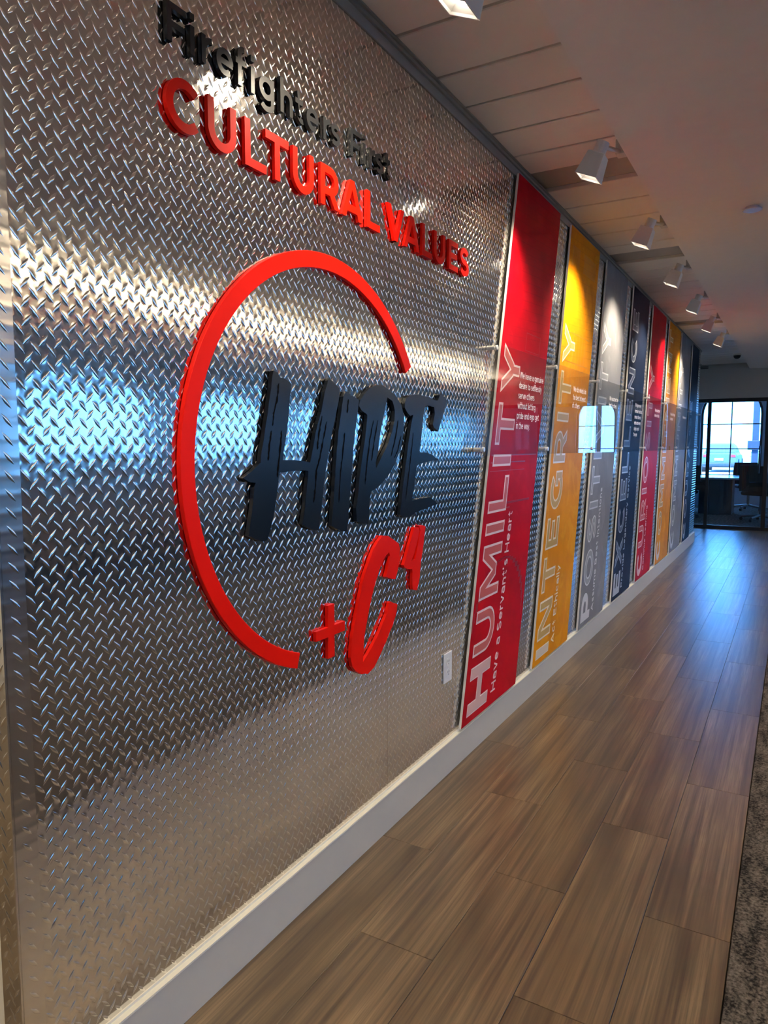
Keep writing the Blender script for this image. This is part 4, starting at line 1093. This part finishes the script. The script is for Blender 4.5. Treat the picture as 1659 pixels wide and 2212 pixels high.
# ================================================================ GLASS ROOM AND OUTSIDE
tb = empty('meeting_table', (0.10, 14.3, 0.004), 'meeting table on a dark pedestal behind the glass doors', 'table')
MB().box(-.75, .44, 13.85, 15.2, .655, .69, .006).out('table_top', M['table'], tb)
MB().box(-.40, .16, 14.25, 14.8, .004, .655, .01).out('pedestal', M['navyleg'], tb)
def office_chair(x, y, rot, label):
    root = empty('office_chair', (x, y, .004), label, 'chair', 'dark office chairs round the meeting table')
    R = Matrix.Rotation(rot, 4, 'Z')
    def put(mb, name, m, parent=root, smooth=False):
        V = [tuple(R @ Vector(v) + root.location) for v in mb.V]
        return mesh(name, V, mb.F, m, parent, smooth=smooth)
    put(MB().box(-.24, .24, -.23, .23, .43, .50, .03), 'seat', M['chair'])
    b = MB()
    n = 8; V = []; F = []
    for s_ in (0, 1):
        for j in range(n + 1):
            z = .50 + .42 * j / n
            for i in range(n + 1):
                u = -1 + 2 * i / n
                hw = .235 * (1 - .12 * (j / n) ** 3)
                V.append((u * hw, .235 + .05 * (j / n) - .05 * (1 - u * u) + .03 * 0 + s_ * .035, z))
    m_ = (n + 1) ** 2
    for j in range(n):
        for i in range(n):
            a = j * (n + 1) + i
            F.append((a, a + 1, a + n + 2, a + n + 1)); F.append((m_ + a, m_ + a + n + 1, m_ + a + n + 2, m_ + a + 1))
    bd = [i for i in range(n + 1)] + [j * (n + 1) + n for j in range(1, n + 1)] + [n * (n + 1) + i for i in range(n - 1, -1, -1)] + [j * (n + 1) for j in range(n - 1, 0, -1)]
    for k in range(len(bd)):
        a, c = bd[k], bd[(k + 1) % len(bd)]
        F.append((a, m_ + a, m_ + c, c))
    b.add(V, F); put(b, 'backrest', M['chair'], smooth=False)
    for s_ in (-1, 1):
        put(MB().tube((s_ * .26, .05, .44), (s_ * .27, .05, .64), .014, n=8).box(s_ * .27 - .03, s_ * .27 + .03, -.13, .13, .64, .665, .008), 'armrest', M['cbase'])
    put(MB().tube((0, 0, .10), (0, 0, .43), .025, n=12), 'gas_lift', M['cbase'])
    for k in range(5):
        t = 2 * pi * k / 5 + .3
        lg = put(MB().tube((0, 0, .10), (.29 * cos(t), .29 * sin(t), .065), .024, .016, n=8), 'base_arm', M['cbase'])
        cx, cy = .29 * cos(t), .29 * sin(t)
        put(MB().tube((cx - .02 * sin(t), cy + .02 * cos(t), .028), (cx + .02 * sin(t), cy - .02 * cos(t), .028), .028, n=12), 'caster', M['dark'], lg)
    return root
office_chair(0.66, 13.30, radians(155), 'dark office chair on the right of the table behind the glass doors')
office_chair(-0.60, 13.30, radians(205), 'dark office chair on the left, partly behind the wall end')
office_chair(0.36, 15.5, radians(15), 'dark office chair on the far side of the table by the window')

structure('ground', MB().box(-40, 50, FY + .2, 90, -.12, -.02), M['pave'], 'pale paving outside the building')
structure('ground_side', MB().box(6.2, 50, -40, FY + .2, -.12, -.02), M['pave'], 'pale paving along the side of the building')
car = empty('parked_car', (-2.06, 39.8, -.02), 'pale car parked outside the arched window, seen from behind', 'car')
def loft(secs, m, name, parent):
    V = []; F = []; n = len(secs[0][1])
    for y, p in secs: V += [(x, y, z) for x, z in p]
    for k in range(len(secs) - 1):
        for i in range(n):
            F.append((k * n + i, k * n + (i + 1) % n, k * n + n + (i + 1) % n, k * n + n + i))
    F += [tuple(range(n)), tuple((len(secs) - 1) * n + n - 1 - i for i in range(n))]
    o = mesh(name, V, F, m, parent); recalc(o); return o
cx = -2.06
def sec(w, z0, z1, r=.12): return [(cx - w + r, z0), (cx + w - r, z0), (cx + w, z0 + r), (cx + w, z1 - r), (cx + w - r, z1), (cx - w + r, z1), (cx - w, z1 - r), (cx - w, z0 + r)]
loft([(38.0, sec(.74, .30, .86)), (38.15, sec(.80, .22, .92)), (39.0, sec(.82, .2, .95)), (41.0, sec(.82, .2, .92)), (42.2, sec(.78, .22, .80)), (42.4, sec(.66, .30, .70))], M['carpaint'], 'body', car)
loft([(38.25, sec(.70, .86, .98, .05)), (38.75, sec(.60, .86, 1.34, .1)), (39.6, sec(.60, .86, 1.40, .1)), (40.6, sec(.60, .86, 1.36, .1)), (41.3, sec(.70, .86, .96, .04))], M['carpaint'], 'cabin', car)
MB().add([(cx - .55, 38.36, 1.02), (cx + .55, 38.36, 1.02), (cx + .47, 38.70, 1.30), (cx - .47, 38.70, 1.30)], [(0, 1, 2, 3)]).out('rear_window', M['carglass'], car)
for s_ in (-1, 1):
    MB().box(cx + s_ * .62 - .1, cx + s_ * .62 + .1, 37.97, 38.05, .72, .84, .02).out('tail_lamp', M['tail'], car)
MB().box(cx - .78, cx + .78, 37.90, 38.1, .26, .44, .05).out('bumper', M['carglass'], car)
MB().box(cx - .2, cx + .2, 37.97, 38.01, .55, .67, .01).out('blank_plate', M['white'], car)
for y in (38.75, 41.5):
    for s_ in (-1, 1):
        MB().tube((cx + s_ * .62, y, .30), (cx + s_ * .84, y, .30), .32, n=24).out('wheel', M['tyre'], car)
po = empty('utility_post', (.29, 19.0, -.02), 'blue grey post with a box on it outside the arched window', 'post')
MB().box(.22, .36, 18.95, 19.07, -.02, 3.4, .01).out('pole', M['post'], po)
MB().box(.13, .43, 18.88, 18.96, 1.16, 1.38, .01).out('box', M['post'], po)
hg = MB(); rnd = random.Random(3); V = []; F = []
for k in range(700):
    x, y, z = rnd.uniform(-1.0, 6.0), 45 + rnd.uniform(-.5, .5), rnd.uniform(0, 1.0)
    a = rnd.uniform(0, 6.28); s_ = rnd.uniform(.06, .14)
    hg.add([(x - s_ * cos(a), y - s_ * sin(a), z), (x, y, z - s_ * .5), (x + s_ * cos(a), y + s_ * sin(a), z), (x, y + .03, z + s_ * .7)], [(0, 1, 2, 3)])
hg.box(-1.0, 6.0, 44.7, 45.3, -.02, .85)
tag(hg.out('hedge', M['leaf'], loc=(2.5, 45, -.02)), 'low clipped green hedge far outside beyond the car', 'hedge')
bpy.context.view_layer.update()
